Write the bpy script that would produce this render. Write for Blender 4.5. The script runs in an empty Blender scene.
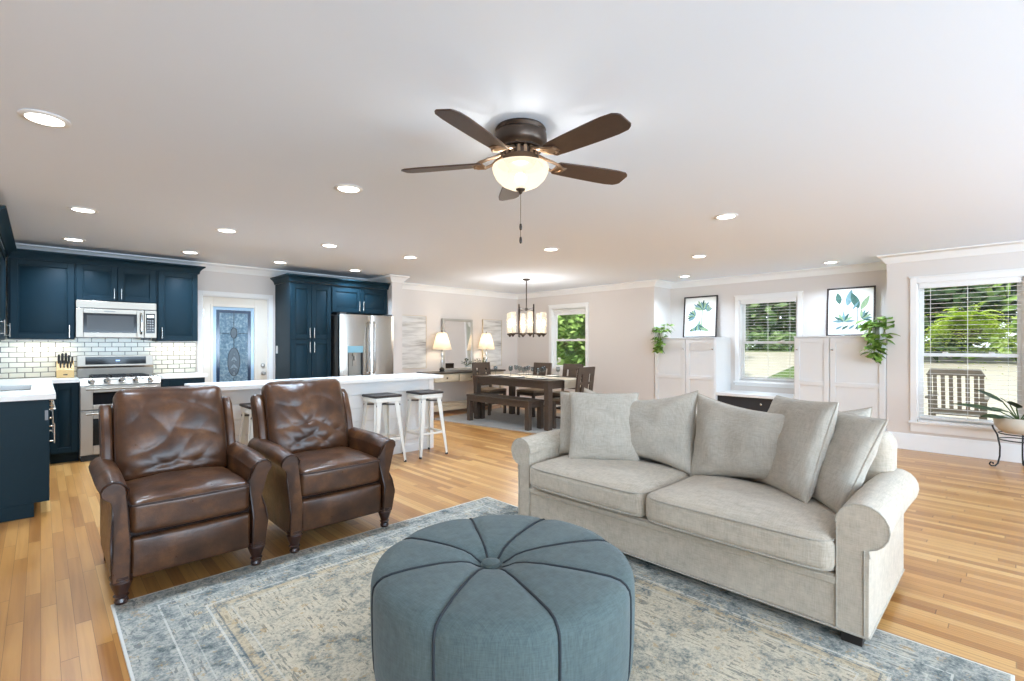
import bpy, bmesh, math, random
from mathutils import Vector, Matrix, noise as mnoise

sc = bpy.context.scene
COL = sc.collection
PI = math.pi
random.seed(7)

# ------------------------------------------------------------------ camera, world, sun, exposure
CAM_H, FOC = 1.30, 487.0
TH = math.atan2(503, 487)                      # angle between the lens axis and the room's +x
cd = bpy.data.cameras.new('camera')
cam = bpy.data.objects.new('camera', cd)
COL.objects.link(cam)
cam.location = (0, 0, CAM_H)
cam.rotation_euler = (PI / 2, 0, TH - PI / 2)
cd.sensor_fit = 'HORIZONTAL'
cd.sensor_width = 36.0
cd.lens = FOC / 1024 * 36.0
cd.shift_y = 4.5 / 1024
cd.clip_start = 0.05
cd.clip_end = 200
sc.camera = cam

sc.view_settings.view_transform = 'Standard'
sc.view_settings.look = 'None'
sc.view_settings.exposure = 0.58
sc.view_settings.gamma = 1.0
sc.view_settings.use_curve_mapping = False
sc.cycles.use_denoising = True
sc.cycles.max_bounces = 8
sc.cycles.diffuse_bounces = 7
sc.cycles.glossy_bounces = 4
sc.cycles.transparent_max_bounces = 12
sc.cycles.sample_clamp_indirect = 4.0
sc.cycles.caustics_reflective = False
sc.cycles.caustics_refractive = False

wd = bpy.data.worlds.new('sky'); sc.world = wd; wd.use_nodes = True
bg = wd.node_tree.nodes['Background']
bg.inputs[0].default_value = (0.82, 0.91, 1.0, 1)
bg.inputs[1].default_value = 1.6


def light(name, kind, loc, power, color=(1, 1, 1), rot=(0, 0, 0), size=.1, size_y=None, parent=None, spread=None):
    l = bpy.data.lights.new(name, kind); o = bpy.data.objects.new(name, l); COL.objects.link(o)
    o.location = loc; o.rotation_euler = rot; l.color = color
    l.energy = power
    if kind == 'AREA':
        if size_y: l.shape = 'RECTANGLE'; l.size = size; l.size_y = size_y
        else: l.shape = 'DISK'; l.size = size
        if spread: l.spread = spread
    elif kind in ('POINT', 'SPOT'): l.shadow_soft_size = size
    if parent: o.parent = parent
    return o


sun = light('sun', 'SUN', (0, 20, 30), 4.0, (1, .95, .86))
sun.rotation_euler = Vector((.75, -.3, -.78)).to_track_quat('-Z', 'Y').to_euler()
sun.data.angle = .02
# added fill lamps behind the camera, tilted up to brighten the ceiling
FILL_COL = (.60, .80, 1)
for wx in (-1.4, 1.7, 4.8):
    light('added_front_fill', 'AREA', (wx, -4.08, 1.3), 205, FILL_COL, (PI / 2 + .95, 0, 0), 2.5, 1.9)


# ------------------------------------------------------------------ materials
def lin(c):
    c = c / 255.0
    return c / 12.92 if c <= .04045 else ((c + .055) / 1.055) ** 2.4


def S(r, g, b): return (lin(r), lin(g), lin(b), 1)


def new(name):
    m = bpy.data.materials.new(name); m.use_nodes = True
    nt = m.node_tree
    return m, nt, nt.nodes, nt.links, nt.nodes['Principled BSDF']


def N(nt, kind, **kw):
    n = nt.nodes.new(kind)
    for k, v in kw.items():
        if k.startswith('i_'): n.inputs[k[2:].replace('_', ' ')].default_value = v
        elif k.startswith('n_'): n.inputs[int(k[2:])].default_value = v
        else: setattr(n, k, v)
    return n


def coords(nt, scale=(1, 1, 1), rot=(0, 0, 0), kind='Object'):
    t = N(nt, 'ShaderNodeTexCoord'); mp = N(nt, 'ShaderNodeMapping')
    mp.inputs['Scale'].default_value = scale; mp.inputs['Rotation'].default_value = rot
    nt.links.new(t.outputs[kind], mp.inputs['Vector'])
    return mp.outputs['Vector']


def noise_tex(nt, vec, scale, detail=4, rough=.55):
    n = N(nt, 'ShaderNodeTexNoise'); n.inputs['Scale'].default_value = scale
    n.inputs['Detail'].default_value = detail; n.inputs['Roughness'].default_value = rough
    nt.links.new(vec, n.inputs['Vector'])
    return n.outputs['Fac']


def ramp(nt, fac, stops):
    r = N(nt, 'ShaderNodeValToRGB')
    e = r.color_ramp.elements
    while len(e) < len(stops): e.new(.5)
    for k, (p, c) in enumerate(stops): e[k].position = p; e[k].color = c
    nt.links.new(fac, r.inputs['Fac'])
    return r.outputs['Color']


def mixc(nt, fac, a, b, mode='MIX'):
    m = N(nt, 'ShaderNodeMix', data_type='RGBA', blend_type=mode)
    for sock, v in ((m.inputs[0], fac), (m.inputs[6], a), (m.inputs[7], b)):
        if isinstance(v, (int, float, tuple)): sock.default_value = v
        else: nt.links.new(v, sock)
    return m.outputs[2]


def mth(nt, op, a, b=None, c=None):
    m = N(nt, 'ShaderNodeMath', operation=op)
    for i, v in enumerate((a, b, c)):
        if v is None: continue
        if isinstance(v, (int, float)): m.inputs[i].default_value = v
        else: nt.links.new(v, m.inputs[i])
    return m.outputs[0]


def bump(nt, fac, strength, dist=.01):
    b = N(nt, 'ShaderNodeBump'); b.inputs['Strength'].default_value = strength; b.inputs['Distance'].default_value = dist
    nt.links.new(fac, b.inputs['Height'])
    return b.outputs['Normal']


def dim(c, k): return (min(1, c[0] * k), min(1, c[1] * k), min(1, c[2] * k), 1)


def mat(name, col, rough=.5, metal=0, var=None, bmp=None, coat=0, spec=None):
    """plain painted / metal / wood surface; var=(scale vec, amount), bmp=(scale vec, strength)"""
    m, nt, nd, lk, p = new(name)
    p.inputs['Base Color'].default_value = col; p.inputs['Roughness'].default_value = rough; p.inputs['Metallic'].default_value = metal
    if coat: p.inputs['Coat Weight'].default_value = coat; p.inputs['Coat Roughness'].default_value = .15
    if spec is not None: p.inputs['Specular IOR Level'].default_value = spec
    if var:
        f = noise_tex(nt, coords(nt, var[0]), 1.0, 5, .6)
        lk.new(ramp(nt, f, [(.28, dim(col, 1 - var[1])), (.72, dim(col, 1 + var[1]))]), p.inputs['Base Color'])
    if bmp:
        f = noise_tex(nt, coords(nt, bmp[0]), 1.0, 4, .6)
        lk.new(bump(nt, f, bmp[1]), p.inputs['Normal'])
    return m


def emit(name, col, strength):
    m, nt, nd, lk, p = new(name)
    p.inputs['Base Color'].default_value = (0.8, 0.8, 0.8, 1)
    p.inputs['Emission Color'].default_value = col; p.inputs['Emission Strength'].default_value = strength
    return m


def frosted(name, col, glow, clear, trans=.5, body=1.0):
    """lamp glass or shade cloth: part see-through, part translucent, part glowing"""
    m, nt, nd, lk, p = new(name)
    tr = N(nt, 'ShaderNodeBsdfTransparent'); tr.inputs[0].default_value = col
    tl = N(nt, 'ShaderNodeBsdfTranslucent'); tl.inputs[0].default_value = dim(col, body)
    em = N(nt, 'ShaderNodeEmission'); em.inputs[0].default_value = col; em.inputs[1].default_value = glow
    df = N(nt, 'ShaderNodeBsdfDiffuse'); df.inputs[0].default_value = dim(col, body)
    a = N(nt, 'ShaderNodeMixShader'); a.inputs[0].default_value = trans
    lk.new(df.outputs[0], a.inputs[1]); lk.new(tl.outputs[0], a.inputs[2])
    b = N(nt, 'ShaderNodeMixShader'); b.inputs[0].default_value = clear
    lk.new(a.outputs[0], b.inputs[1]); lk.new(tr.outputs[0], b.inputs[2])
    c = N(nt, 'ShaderNodeAddShader'); lk.new(b.outputs[0], c.inputs[0]); lk.new(em.outputs[0], c.inputs[1])
    lk.new(c.outputs[0], nd['Material Output'].inputs['Surface'])
    return m


def pane_mat(name, tint=(1, 1, 1, 1), refl=.9):
    m, nt, nd, lk, p = new(name)
    tr = N(nt, 'ShaderNodeBsdfTransparent'); tr.inputs[0].default_value = tint
    gl = N(nt, 'ShaderNodeBsdfGlossy'); gl.inputs['Roughness'].default_value = .02; gl.inputs[0].default_value = (refl, refl, refl, 1)
    fr = N(nt, 'ShaderNodeFresnel'); fr.inputs[0].default_value = 1.45
    geo = N(nt, 'ShaderNodeNewGeometry')          # only the outer skin mirrors; the inner one lets light straight through
    a = N(nt, 'ShaderNodeMixShader'); lk.new(mth(nt, 'MULTIPLY', fr.outputs[0], mth(nt, 'SUBTRACT', 1.0, geo.outputs['Backfacing'])), a.inputs[0]); lk.new(tr.outputs[0], a.inputs[1]); lk.new(gl.outputs[0], a.inputs[2])
    lk.new(a.outputs[0], nd['Material Output'].inputs['Surface'])
    return m


def linen(name, col, amt=.13, rough=.95, slub=1.0):
    m, nt, nd, lk, p = new(name)
    a = noise_tex(nt, coords(nt, (260 * slub, 22 * slub, 22 * slub)), 1.0, 3)
    b = noise_tex(nt, coords(nt, (22 * slub, 260 * slub, 22 * slub)), 1.0, 3)
    c = noise_tex(nt, coords(nt, (22 * slub, 22 * slub, 260 * slub)), 1.0, 3)
    f = mth(nt, 'MULTIPLY', mth(nt, 'ADD', mth(nt, 'ADD', a, b), c), 1 / 3)
    big = noise_tex(nt, coords(nt), 3.0, 2)
    f2 = mth(nt, 'ADD', mth(nt, 'MULTIPLY', f, .8), mth(nt, 'MULTIPLY', big, .2))
    lk.new(ramp(nt, f2, [(.38, dim(col, 1 - amt)), (.62, dim(col, 1 + amt))]), p.inputs['Base Color'])
    p.inputs['Roughness'].default_value = rough
    p.inputs['Specular IOR Level'].default_value = .15
    p.inputs['Sheen Weight'].default_value = .15
    lk.new(bump(nt, f, .35, .004), p.inputs['Normal'])
    return m


def leather(name):
    m, nt, nd, lk, p = new(name)
    f = noise_tex(nt, coords(nt), 7.0, 5, .6)
    lk.new(ramp(nt, f, [(.3, S(48, 28, 17)), (.52, S(72, 44, 26)), (.75, S(106, 68, 38))]), p.inputs['Base Color'])
    p.inputs['Roughness'].default_value = .34
    g = noise_tex(nt, coords(nt), 26.0, 6, .65)
    v = N(nt, 'ShaderNodeTexVoronoi'); v.inputs['Scale'].default_value = 260; lk.new(coords(nt), v.inputs['Vector'])
    w = noise_tex(nt, coords(nt, (9, 9, 24)), 1.0, 3, .55)
    h = mth(nt, 'ADD', mth(nt, 'ADD', mth(nt, 'MULTIPLY', g, .45), mth(nt, 'MULTIPLY', w, .45)), mth(nt, 'MULTIPLY', v.outputs['Distance'], .10))
    lk.new(bump(nt, h, .22, .012), p.inputs['Normal'])
    lk.new(mth(nt, 'ADD', mth(nt, 'MULTIPLY', g, .24), .2), p.inputs['Roughness'])
    return m


def floor_mat():
    m, nt, nd, lk, p = new('oak_strip_floor')
    t = N(nt, 'ShaderNodeTexCoord'); sx = N(nt, 'ShaderNodeSeparateXYZ'); lk.new(t.outputs['Object'], sx.inputs[0])
    X, Y = sx.outputs[0], sx.outputs[1]
    W = .0575
    u = mth(nt, 'DIVIDE', X, W); iu = mth(nt, 'FLOOR', u); fu = mth(nt, 'SUBTRACT', u, iu)
    wn = N(nt, 'ShaderNodeTexWhiteNoise', noise_dimensions='1D'); lk.new(iu, wn.inputs['W'])
    off = mth(nt, 'MULTIPLY', wn.outputs['Value'], 7.3)
    v = mth(nt, 'DIVIDE', mth(nt, 'ADD', Y, off), .95); iv = mth(nt, 'FLOOR', v); fv = mth(nt, 'SUBTRACT', v, iv)
    w2 = N(nt, 'ShaderNodeTexWhiteNoise', noise_dimensions='2D')
    cb = N(nt, 'ShaderNodeCombineXYZ'); lk.new(iu, cb.inputs[0]); lk.new(iv, cb.inputs[1]); lk.new(cb.outputs[0], w2.inputs['Vector'])
    base = ramp(nt, w2.outputs['Value'], [(0, S(160, 107, 54)), (.3, S(181, 128, 68)), (.65, S(194, 141, 79)), (1, S(209, 163, 101))])
    # grain, shifted per board
    sh = N(nt, 'ShaderNodeCombineXYZ'); lk.new(mth(nt, 'MULTIPLY', w2.outputs['Value'], 37.0), sh.inputs[2])
    va = N(nt, 'ShaderNodeVectorMath', operation='ADD'); lk.new(t.outputs['Object'], va.inputs[0]); lk.new(sh.outputs[0], va.inputs[1])
    mp = N(nt, 'ShaderNodeMapping'); mp.inputs['Scale'].default_value = (75, 2.2, 1); lk.new(va.outputs[0], mp.inputs['Vector'])
    g = noise_tex(nt, mp.outputs[0], 1.0, 5, .65)
    wv = N(nt, 'ShaderNodeTexWave', wave_type='RINGS', rings_direction='Y')
    mp2 = N(nt, 'ShaderNodeMapping'); mp2.inputs['Scale'].default_value = (14, 1.1, 1); lk.new(va.outputs[0], mp2.inputs['Vector'])
    wv.inputs['Scale'].default_value = 1.2; wv.inputs['Distortion'].default_value = 6; wv.inputs['Detail'].default_value = 2
    lk.new(mp2.outputs[0], wv.inputs['Vector'])
    gg = mth(nt, 'ADD', mth(nt, 'MULTIPLY', g, .78), mth(nt, 'MULTIPLY', wv.outputs['Fac'], .22))
    grain = ramp(nt, gg, [(.22, (.74, .66, .58, 1)), (.62, (1.0, 1.0, 1.0, 1))])
    c = mixc(nt, .8, base, grain, 'MULTIPLY')
    e1 = mth(nt, 'LESS_THAN', fu, .035); e2 = mth(nt, 'LESS_THAN', fv, .005)
    gap = mth(nt, 'MAXIMUM', e1, e2)
    c = mixc(nt, mth(nt, 'MULTIPLY', gap, .55), c, S(70, 40, 20))
    lk.new(c, p.inputs['Base Color'])
    p.inputs['Roughness'].default_value = .3
    lk.new(mth(nt, 'ADD', mth(nt, 'MULTIPLY', g, .14), .25), p.inputs['Roughness'])
    p.inputs['Coat Weight'].default_value = .25; p.inputs['Coat Roughness'].default_value = .22
    lk.new(bump(nt, mth(nt, 'SUBTRACT', mth(nt, 'MULTIPLY', g, .25), gap), .12, .003), p.inputs['Normal'])
    return m


def rug_mat():
    m, nt, nd, lk, p = new('distressed_rug_pile')
    t = N(nt, 'ShaderNodeTexCoord'); sx = N(nt, 'ShaderNodeSeparateXYZ'); lk.new(t.outputs['Object'], sx.inputs[0])
    X, Y = sx.outputs[0], sx.outputs[1]
    ax = mth(nt, 'SUBTRACT', 1.245, mth(nt, 'ABSOLUTE', X)); ay = mth(nt, 'SUBTRACT', 1.565, mth(nt, 'ABSOLUTE', Y))
    d = mth(nt, 'MINIMUM', ax, ay)                       # distance in from the nearest edge
    big = noise_tex(nt, coords(nt, (1, 1.5, 1)), 2.2, 4, .6)
    med = noise_tex(nt, coords(nt, (1, 1, 1)), 11, 6, .7)
    fib = noise_tex(nt, coords(nt, (28, 90, 1)), 1.0, 4, .7)
    fine = noise_tex(nt, coords(nt, (1, 1, 1)), 75, 3, .7)
    streak = noise_tex(nt, coords(nt, (70, 9, 1)), 1.0, 3, .6)
    f = mth(nt, 'ADD', mth(nt, 'ADD', mth(nt, 'MULTIPLY', big, .30), mth(nt, 'MULTIPLY', med, .40)), mth(nt, 'MULTIPLY', fine, .30))
    field = ramp(nt, f, [(.39, S(98, 103, 99)), (.45, S(146, 144, 133)), (.50, S(184, 173, 153)), (.56, S(204, 191, 167)), (.63, S(158, 150, 132))])
    bord = ramp(nt, f, [(.39, S(88, 96, 96)), (.46, S(132, 136, 132)), (.52, S(170, 168, 159)), (.60, S(194, 186, 168))])
    inb = mth(nt, 'LESS_THAN', mth(nt, 'ADD', d, mth(nt, 'MULTIPLY', mth(nt, 'SUBTRACT', f, .5), 1.6)), .36)
    c = mixc(nt, inb, field, bord)
    # dark worn flecks and gold threads
    fl = mth(nt, 'MULTIPLY', mth(nt, 'GREATER_THAN', streak, .54), mth(nt, 'GREATER_THAN', mth(nt, 'ADD', med, mth(nt, 'MULTIPLY', big, .5)), .80))
    c = mixc(nt, mth(nt, 'MULTIPLY', fl, .55), c, S(58, 72, 80))
    gd = noise_tex(nt, coords(nt, (1, 1, 1), (0, 0, .4)), 17, 4, .7)
    gm = mth(nt, 'MULTIPLY', mth(nt, 'GREATER_THAN', gd, .6), mth(nt, 'GREATER_THAN', fine, .5))
    c = mixc(nt, mth(nt, 'MULTIPLY', gm, .5), c, S(168, 132, 78))
    def line(at, wid, colr, fac):
        nonlocal c
        k = mth(nt, 'LESS_THAN', mth(nt, 'ABSOLUTE', mth(nt, 'SUBTRACT', d, at)), wid)
        k = mth(nt, 'MULTIPLY', k, mth(nt, 'GREATER_THAN', mth(nt, 'ADD', med, mth(nt, 'MULTIPLY', fib, .4)), .62))
        c = mixc(nt, mth(nt, 'MULTIPLY', k, fac), c, colr)
    line(.17, .004, S(214, 209, 198), .55); line(.24, .003, S(204, 200, 188), .4)
    line(.34, .005, S(214, 209, 198), .6); line(.385, .016, S(186, 160, 120), .38); line(.43, .004, S(208, 202, 188), .5)
    line(.365, .004, S(70, 84, 94), .5)
    edge = mth(nt, 'LESS_THAN', d, .012)
    c = mixc(nt, edge, c, S(206, 202, 194))
    lk.new(c, p.inputs['Base Color']); p.inputs['Roughness'].default_value = 1.0; p.inputs['Specular IOR Level'].default_value = .05
    lk.new(bump(nt, mth(nt, 'ADD', fine, fib), .5, .006), p.inputs['Normal'])
    return m


def tile_mat(name, rot, c1, c2, mortar):
    m, nt, nd, lk, p = new(name)
    b = N(nt, 'ShaderNodeTexBrick')
    lk.new(coords(nt, (1, 1, 1), rot), b.inputs['Vector'])
    b.inputs['Color1'].default_value = c1; b.inputs['Color2'].default_value = c2; b.inputs['Mortar'].default_value = mortar
    b.inputs['Scale'].default_value = 1; b.inputs['Brick Width'].default_value = .128; b.inputs['Row Height'].default_value = .058
    b.inputs['Mortar Size'].default_value = .0045; b.inputs['Mortar Smooth'].default_value = .2
    lk.new(b.outputs['Color'], p.inputs['Base Color']); p.inputs['Roughness'].default_value = .18
    lk.new(bump(nt, mth(nt, 'SUBTRACT', 1.0, b.outputs['Fac']), .6, .004), p.inputs['Normal'])
    return m


def leaf_mat(name, a, b, c, scale=9.0, trans=True):
    m, nt, nd, lk, p = new(name)
    f = noise_tex(nt, coords(nt), scale, 2)
    col = ramp(nt, f, [(.3, a), (.5, b), (.72, c)])
    lk.new(col, p.inputs['Base Color']); p.inputs['Roughness'].default_value = .5
    if trans:
        tl = N(nt, 'ShaderNodeBsdfTranslucent'); lk.new(col, tl.inputs[0])
        mx = N(nt, 'ShaderNodeMixShader'); mx.inputs[0].default_value = .3
        lk.new(p.outputs[0], mx.inputs[1]); lk.new(tl.outputs[0], mx.inputs[2]); lk.new(mx.outputs[0], nd['Material Output'].inputs['Surface'])
    return m


def art_planks():
    m, nt, nd, lk, p = new('weathered_white_planks')
    f = noise_tex(nt, coords(nt, (1.6, 1.6, 15)), 1.0, 5, .6)
    lk.new(ramp(nt, f, [(.3, S(150, 146, 140)), (.42, S(196, 193, 188)), (.56, S(222, 220, 216))]), p.inputs['Base Color'])
    p.inputs['Roughness'].default_value = .7
    return m


def door_glass():
    m, nt, nd, lk, p = new('textured_blue_glass')
    f = noise_tex(nt, coords(nt), 34, 4, .6)
    col = ramp(nt, f, [(.3, S(104, 132, 150)), (.5, S(142, 166, 180)), (.7, S(196, 212, 220))])
    gl = N(nt, 'ShaderNodeBsdfGlass'); gl.inputs['Roughness'].default_value = .35; gl.inputs['IOR'].default_value = 1.25
    lk.new(col, gl.inputs[0])
    tl0 = N(nt, 'ShaderNodeBsdfTranslucent'); lk.new(col, tl0.inputs[0])
    df = N(nt, 'ShaderNodeBsdfDiffuse'); lk.new(col, df.inputs[0])
    tl = N(nt, 'ShaderNodeMixShader'); lk.new(tl0.outputs[0], tl.inputs[1]); lk.new(df.outputs[0], tl.inputs[2])
    gs = N(nt, 'ShaderNodeBsdfGlossy'); gs.inputs['Roughness'].default_value = .15; lk.new(col, gs.inputs[0])
    bn = bump(nt, noise_tex(nt, coords(nt), 60, 3), .7, .02)
    for n in (gl, gs): lk.new(bn, n.inputs['Normal'])
    a = N(nt, 'ShaderNodeMixShader'); a.inputs[0].default_value = .8; lk.new(gl.outputs[0], a.inputs[1]); lk.new(tl.outputs[0], a.inputs[2])
    b = N(nt, 'ShaderNodeMixShader'); b.inputs[0].default_value = .25; lk.new(a.outputs[0], b.inputs[1]); lk.new(gs.outputs[0], b.inputs[2])
    lk.new(b.outputs[0], nd['Material Output'].inputs['Surface'])
    return m


WALL = mat('warm_white_wall_paint', S(219, 212, 206), .75, bmp=((160, 160, 160), .04))
CEIL = mat('ceiling_paint', S(232, 239, 249), .85, bmp=((120, 120, 120), .03))  # cool tint in the colour offsets warm light bounced off the floor
TRIM = mat('white_trim_paint', S(238, 237, 235), .4)
WHITE = mat('white_cabinet_paint', S(222, 221, 219), .45)
BLUE = mat('dark_blue_cabinet_paint', S(14, 38, 48), .45, var=((3, 3, 3), .08), spec=.16)
NICKEL = mat('brushed_nickel', (.78, .76, .72, 1), .25, 1)
STEEL = mat('stainless_steel', (.34, .30, .255, 1), .38, 1, bmp=((3, 3, 400), .02))
STEELV = mat('fridge_stainless_steel', (.40, .365, .325, 1), .25, 1, bmp=((400, 400, 3), .02))
DSTEEL = mat('dark_grey_metal', (.16, .16, .16, 1), .4, .7)
BLACKGL = mat('black_glass', (.012, .013, .015, 1), .08, spec=.2)
BLACK = mat('black_metal', (.015, .015, .015, 1), .4, .3)
BLACKP = mat('black_plastic', (.02, .02, .02, 1), .4)
QUARTZ = mat('white_quartz', S(236, 234, 230), .18, var=((14, 14, 14), .03))
BRONZE = mat('oiled_bronze', S(78, 66, 58), .34, .8)
BLADE = mat('dark_walnut_blade', S(70, 50, 40), .42, var=((40, 40, 40), .12))
LEATHER = leather('brown_leather')
LSEAM = mat('dark_leather_piping', S(48, 29, 21), .38)
MAHOG = mat('dark_turned_wood', S(52, 27, 20), .28, coat=.4)
SOFA = linen('greige_linen', S(186, 174, 157), .20)
SPIPE = linen('greige_linen_piping', S(172, 163, 149))
PILL = linen('grey_linen', S(178, 170, 157), .17)
OTTO = linen('slate_blue_weave', S(86, 98, 97), .24, slub=1.2)
OPIPE = mat('charcoal_piping', S(38, 43, 48), .8)
DKWOOD = mat('dark_weathered_wood', S(74, 60, 49), .5, var=((6, 60, 60), .22))
SEATW = mat('black_stained_wood_seat', S(44, 34, 29), .45, var=((20, 60, 20), .2))
LTWOOD = mat('washed_pale_wood', S(206, 190, 164), .6, var=((8, 40, 40), .09))
TOPW = mat('dark_brown_table_top', S(70, 58, 48), .4, var=((6, 40, 40), .15))
STOOLM = mat('cream_painted_steel', S(226, 225, 218), .35)
MIRROR = mat('mirror_glass', (.86, .87, .88, 1), .02, 1)
SILVER = mat('silver_leaf_frame', S(186, 182, 174), .35, .6)
CHROME = mat('polished_chrome', (.8, .8, .8, 1), .1, 1)
CERAM = mat('white_stoneware', S(236, 233, 226), .25)
CLOTH = linen('oatmeal_table_cloth', S(206, 194, 172), .06)
PAPER = mat('cream_art_paper', S(238, 236, 229), .8)
G1 = mat('deep_green_watercolour', S(60, 92, 80), .8, var=((30, 30, 30), .3))
G2 = mat('blue_grey_watercolour', S(108, 138, 142), .8, var=((30, 30, 30), .25))
G3 = mat('sage_watercolour', S(142, 164, 124), .8, var=((30, 30, 30), .25))
DKFRAME = mat('dark_bronze_frame', S(58, 48, 44), .4)
POTC = mat('matte_cream_pot', S(206, 198, 182), .7, var=((10, 10, 10), .05))
SOIL = mat('potting_soil', S(52, 40, 30), .95)
POTHOS = leaf_mat('pothos_leaf', S(70, 100, 34), S(118, 154, 60), S(186, 206, 118), 14)
DLEAF = leaf_mat('dark_glossy_leaf', S(26, 46, 26), S(40, 66, 36), S(70, 96, 52), 10, False)
STEM = mat('green_stem', S(80, 96, 48), .6)
GLASS = pane_mat('window_glass')
CLEAR = pane_mat('clear_lamp_glass', (.93, .95, .95, 1))
SEEDY = frosted('seeded_lamp_glass', (1, .96, .9, 1), .06, .84, .5, .5)
BOWLG = frosted('frosted_bowl_glass', (1.0, .86, .66, 1), .62, .28, .3, .05)
SHADE = frosted('cream_lamp_shade_cloth', (1.0, .87, .70, 1), .12, .0, .4, .5)
CANGLOW = emit('downlight_lens', (1, .95, .86, 1), 7.0)
BULB = emit('warm_bulb', (1, .88, .68, 1), 22.0)
FLOORM = floor_mat()
RUGM = rug_mat()
TILE = tile_mat('cream_subway_tile', (PI / 2, 0, 0), S(232, 229, 212), S(220, 217, 198), S(92, 90, 76))
TILEL = tile_mat('cream_subway_tile_side', (PI / 2, 0, PI / 2), S(232, 229, 212), S(220, 217, 198), S(92, 90, 76))
PLANKART = art_planks()
DGLASS = door_glass()


# ------------------------------------------------------------------ geometry helpers
class G:
    """collects shapes into ONE mesh object"""
    def __init__(s): s.v = []; s.f = []; s.m = []; s.mi = 0

    def add(s, vs, fs, M=None):
        b = len(s.v)
        s.v += [tuple(M @ Vector(p)) if M else tuple(p) for p in vs]
        s.f += [tuple(b + i for i in f) for f in fs]; s.m += [s.mi] * len(fs)
        return s

    def box(s, x0, x1, y0, y1, z0, z1, M=None):
        x0, x1 = min(x0, x1), max(x0, x1); y0, y1 = min(y0, y1), max(y0, y1); z0, z1 = min(z0, z1), max(z0, z1)
        vs = [(x0, y0, z0), (x1, y0, z0), (x1, y1, z0), (x0, y1, z0), (x0, y0, z1), (x1, y0, z1), (x1, y1, z1), (x0, y1, z1)]
        return s.add(vs, [(3, 2, 1, 0), (4, 5, 6, 7), (0, 1, 5, 4), (1, 2, 6, 5), (2, 3, 7, 6), (3, 0, 4, 7)], M)

    def hexa(s, lo, hi, M=None):
        """two quads (lists of four points, counter-clockwise seen from above) joined"""
        return s.add(list(lo) + list(hi), [(3, 2, 1, 0), (4, 5, 6, 7), (0, 1, 5, 4), (1, 2, 6, 5), (2, 3, 7, 6), (3, 0, 4, 7)], M)

    def bar(s, p, q, w, d, w2=None, d2=None):
        """square bar from p to q"""
        p, q = Vector(p), Vector(q); ax = (q - p).normalized()
        a = ax.orthogonal().normalized() if abs(ax.z) > .999 else ax.cross(Vector((0, 0, 1))).normalized()
        if abs(ax.z) > .6: a = (Vector((1, 0, 0)) - ax * ax.x).normalized()
        b = ax.cross(a).normalized()
        w2 = w2 or w; d2 = d2 or d
        lo = [p + a * i * w / 2 + b * j * d / 2 for i, j in ((-1, -1), (1, -1), (1, 1), (-1, 1))]
        hi = [q + a * i * w2 / 2 + b * j * d2 / 2 for i, j in ((-1, -1), (1, -1), (1, 1), (-1, 1))]
        return s.hexa(lo, hi)

    def tube(s, pts, r, n=8, closed=False, M=None):
        pts = [Vector(p) for p in pts]; k = len(pts)
        R = r if isinstance(r, (list, tuple)) else [r] * k
        rings = []; up = None
        for i, p in enumerate(pts):
            a = pts[(i - 1) % k] if closed or i > 0 else p; c = pts[(i + 1) % k] if closed or i < k - 1 else p
            t = (c - a)
            t = t.normalized() if t.length > 1e-9 else Vector((0, 0, 1))
            if up is None: up = t.orthogonal().normalized()
            up = (up - t * up.dot(t))
            up = up.normalized() if up.length > 1e-6 else t.orthogonal().normalized()
            w = t.cross(up)
            rings.append([p + (up * math.cos(2 * PI * j / n) + w * math.sin(2 * PI * j / n)) * R[i] for j in range(n)])
        vs = [v for rg in rings for v in rg]; fs = []
        for i in range(k if closed else k - 1):
            o = ((i + 1) % k) * n
            for j in range(n):
                fs.append((i * n + j, i * n + (j + 1) % n, o + (j + 1) % n, o + j))
        if not closed:
            fs.append(tuple(reversed(range(n)))); fs.append(tuple((k - 1) * n + j for j in range(n)))
        return s.add(vs, fs, M)

    def cyl(s, p, q, r, r2=None, n=20): return s.tube([p, q], [r, r if r2 is None else r2], n)

    def lathe(s, prof, n=24, c=(0, 0, 0), cap=True, M=None):
        vs = []; fs = []; k = len(prof)
        for r, z in prof:
            for j in range(n):
                a = 2 * PI * j / n
                vs.append((c[0] + r * math.cos(a), c[1] + r * math.sin(a), c[2] + z))
        for i in range(k - 1):
            for j in range(n):
                fs.append((i * n + j, i * n + (j + 1) % n, (i + 1) * n + (j + 1) % n, (i + 1) * n + j))
        if cap:
            if prof[0][0] > 1e-5: fs.append(tuple(reversed(range(n))))
            if prof[-1][0] > 1e-5: fs.append(tuple((k - 1) * n + j for j in range(n)))
        return s.add(vs, fs, M)

    def ball(s, c, r, nu=16, nv=10, sq=(1, 1, 1)):
        pr = [(max(1e-4, r * math.sin(PI * i / nv)), -r * math.cos(PI * i / nv)) for i in range(nv + 1)]
        M = Matrix.Translation(c) @ Matrix.Diagonal((sq[0], sq[1], sq[2], 1))
        return s.lathe(pr, nu, (0, 0, 0), False, M)

    def prism(s, poly, a, b, axis='y', M=None):
        """2-D outline (list of pairs) pushed along an axis from a to b; the pair gives the other two axes in xyz order"""
        def P(p, t): return {'x': (t, p[0], p[1]), 'y': (p[0], t, p[1]), 'z': (p[0], p[1], t)}[axis]
        n = len(poly)
        vs = [P(p, a) for p in poly] + [P(p, b) for p in poly]
        fs = [(i, (i + 1) % n, n + (i + 1) % n, n + i) for i in range(n)] + [tuple(reversed(range(n))), tuple(range(n, 2 * n))]
        return s.add(vs, fs, M)

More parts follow.
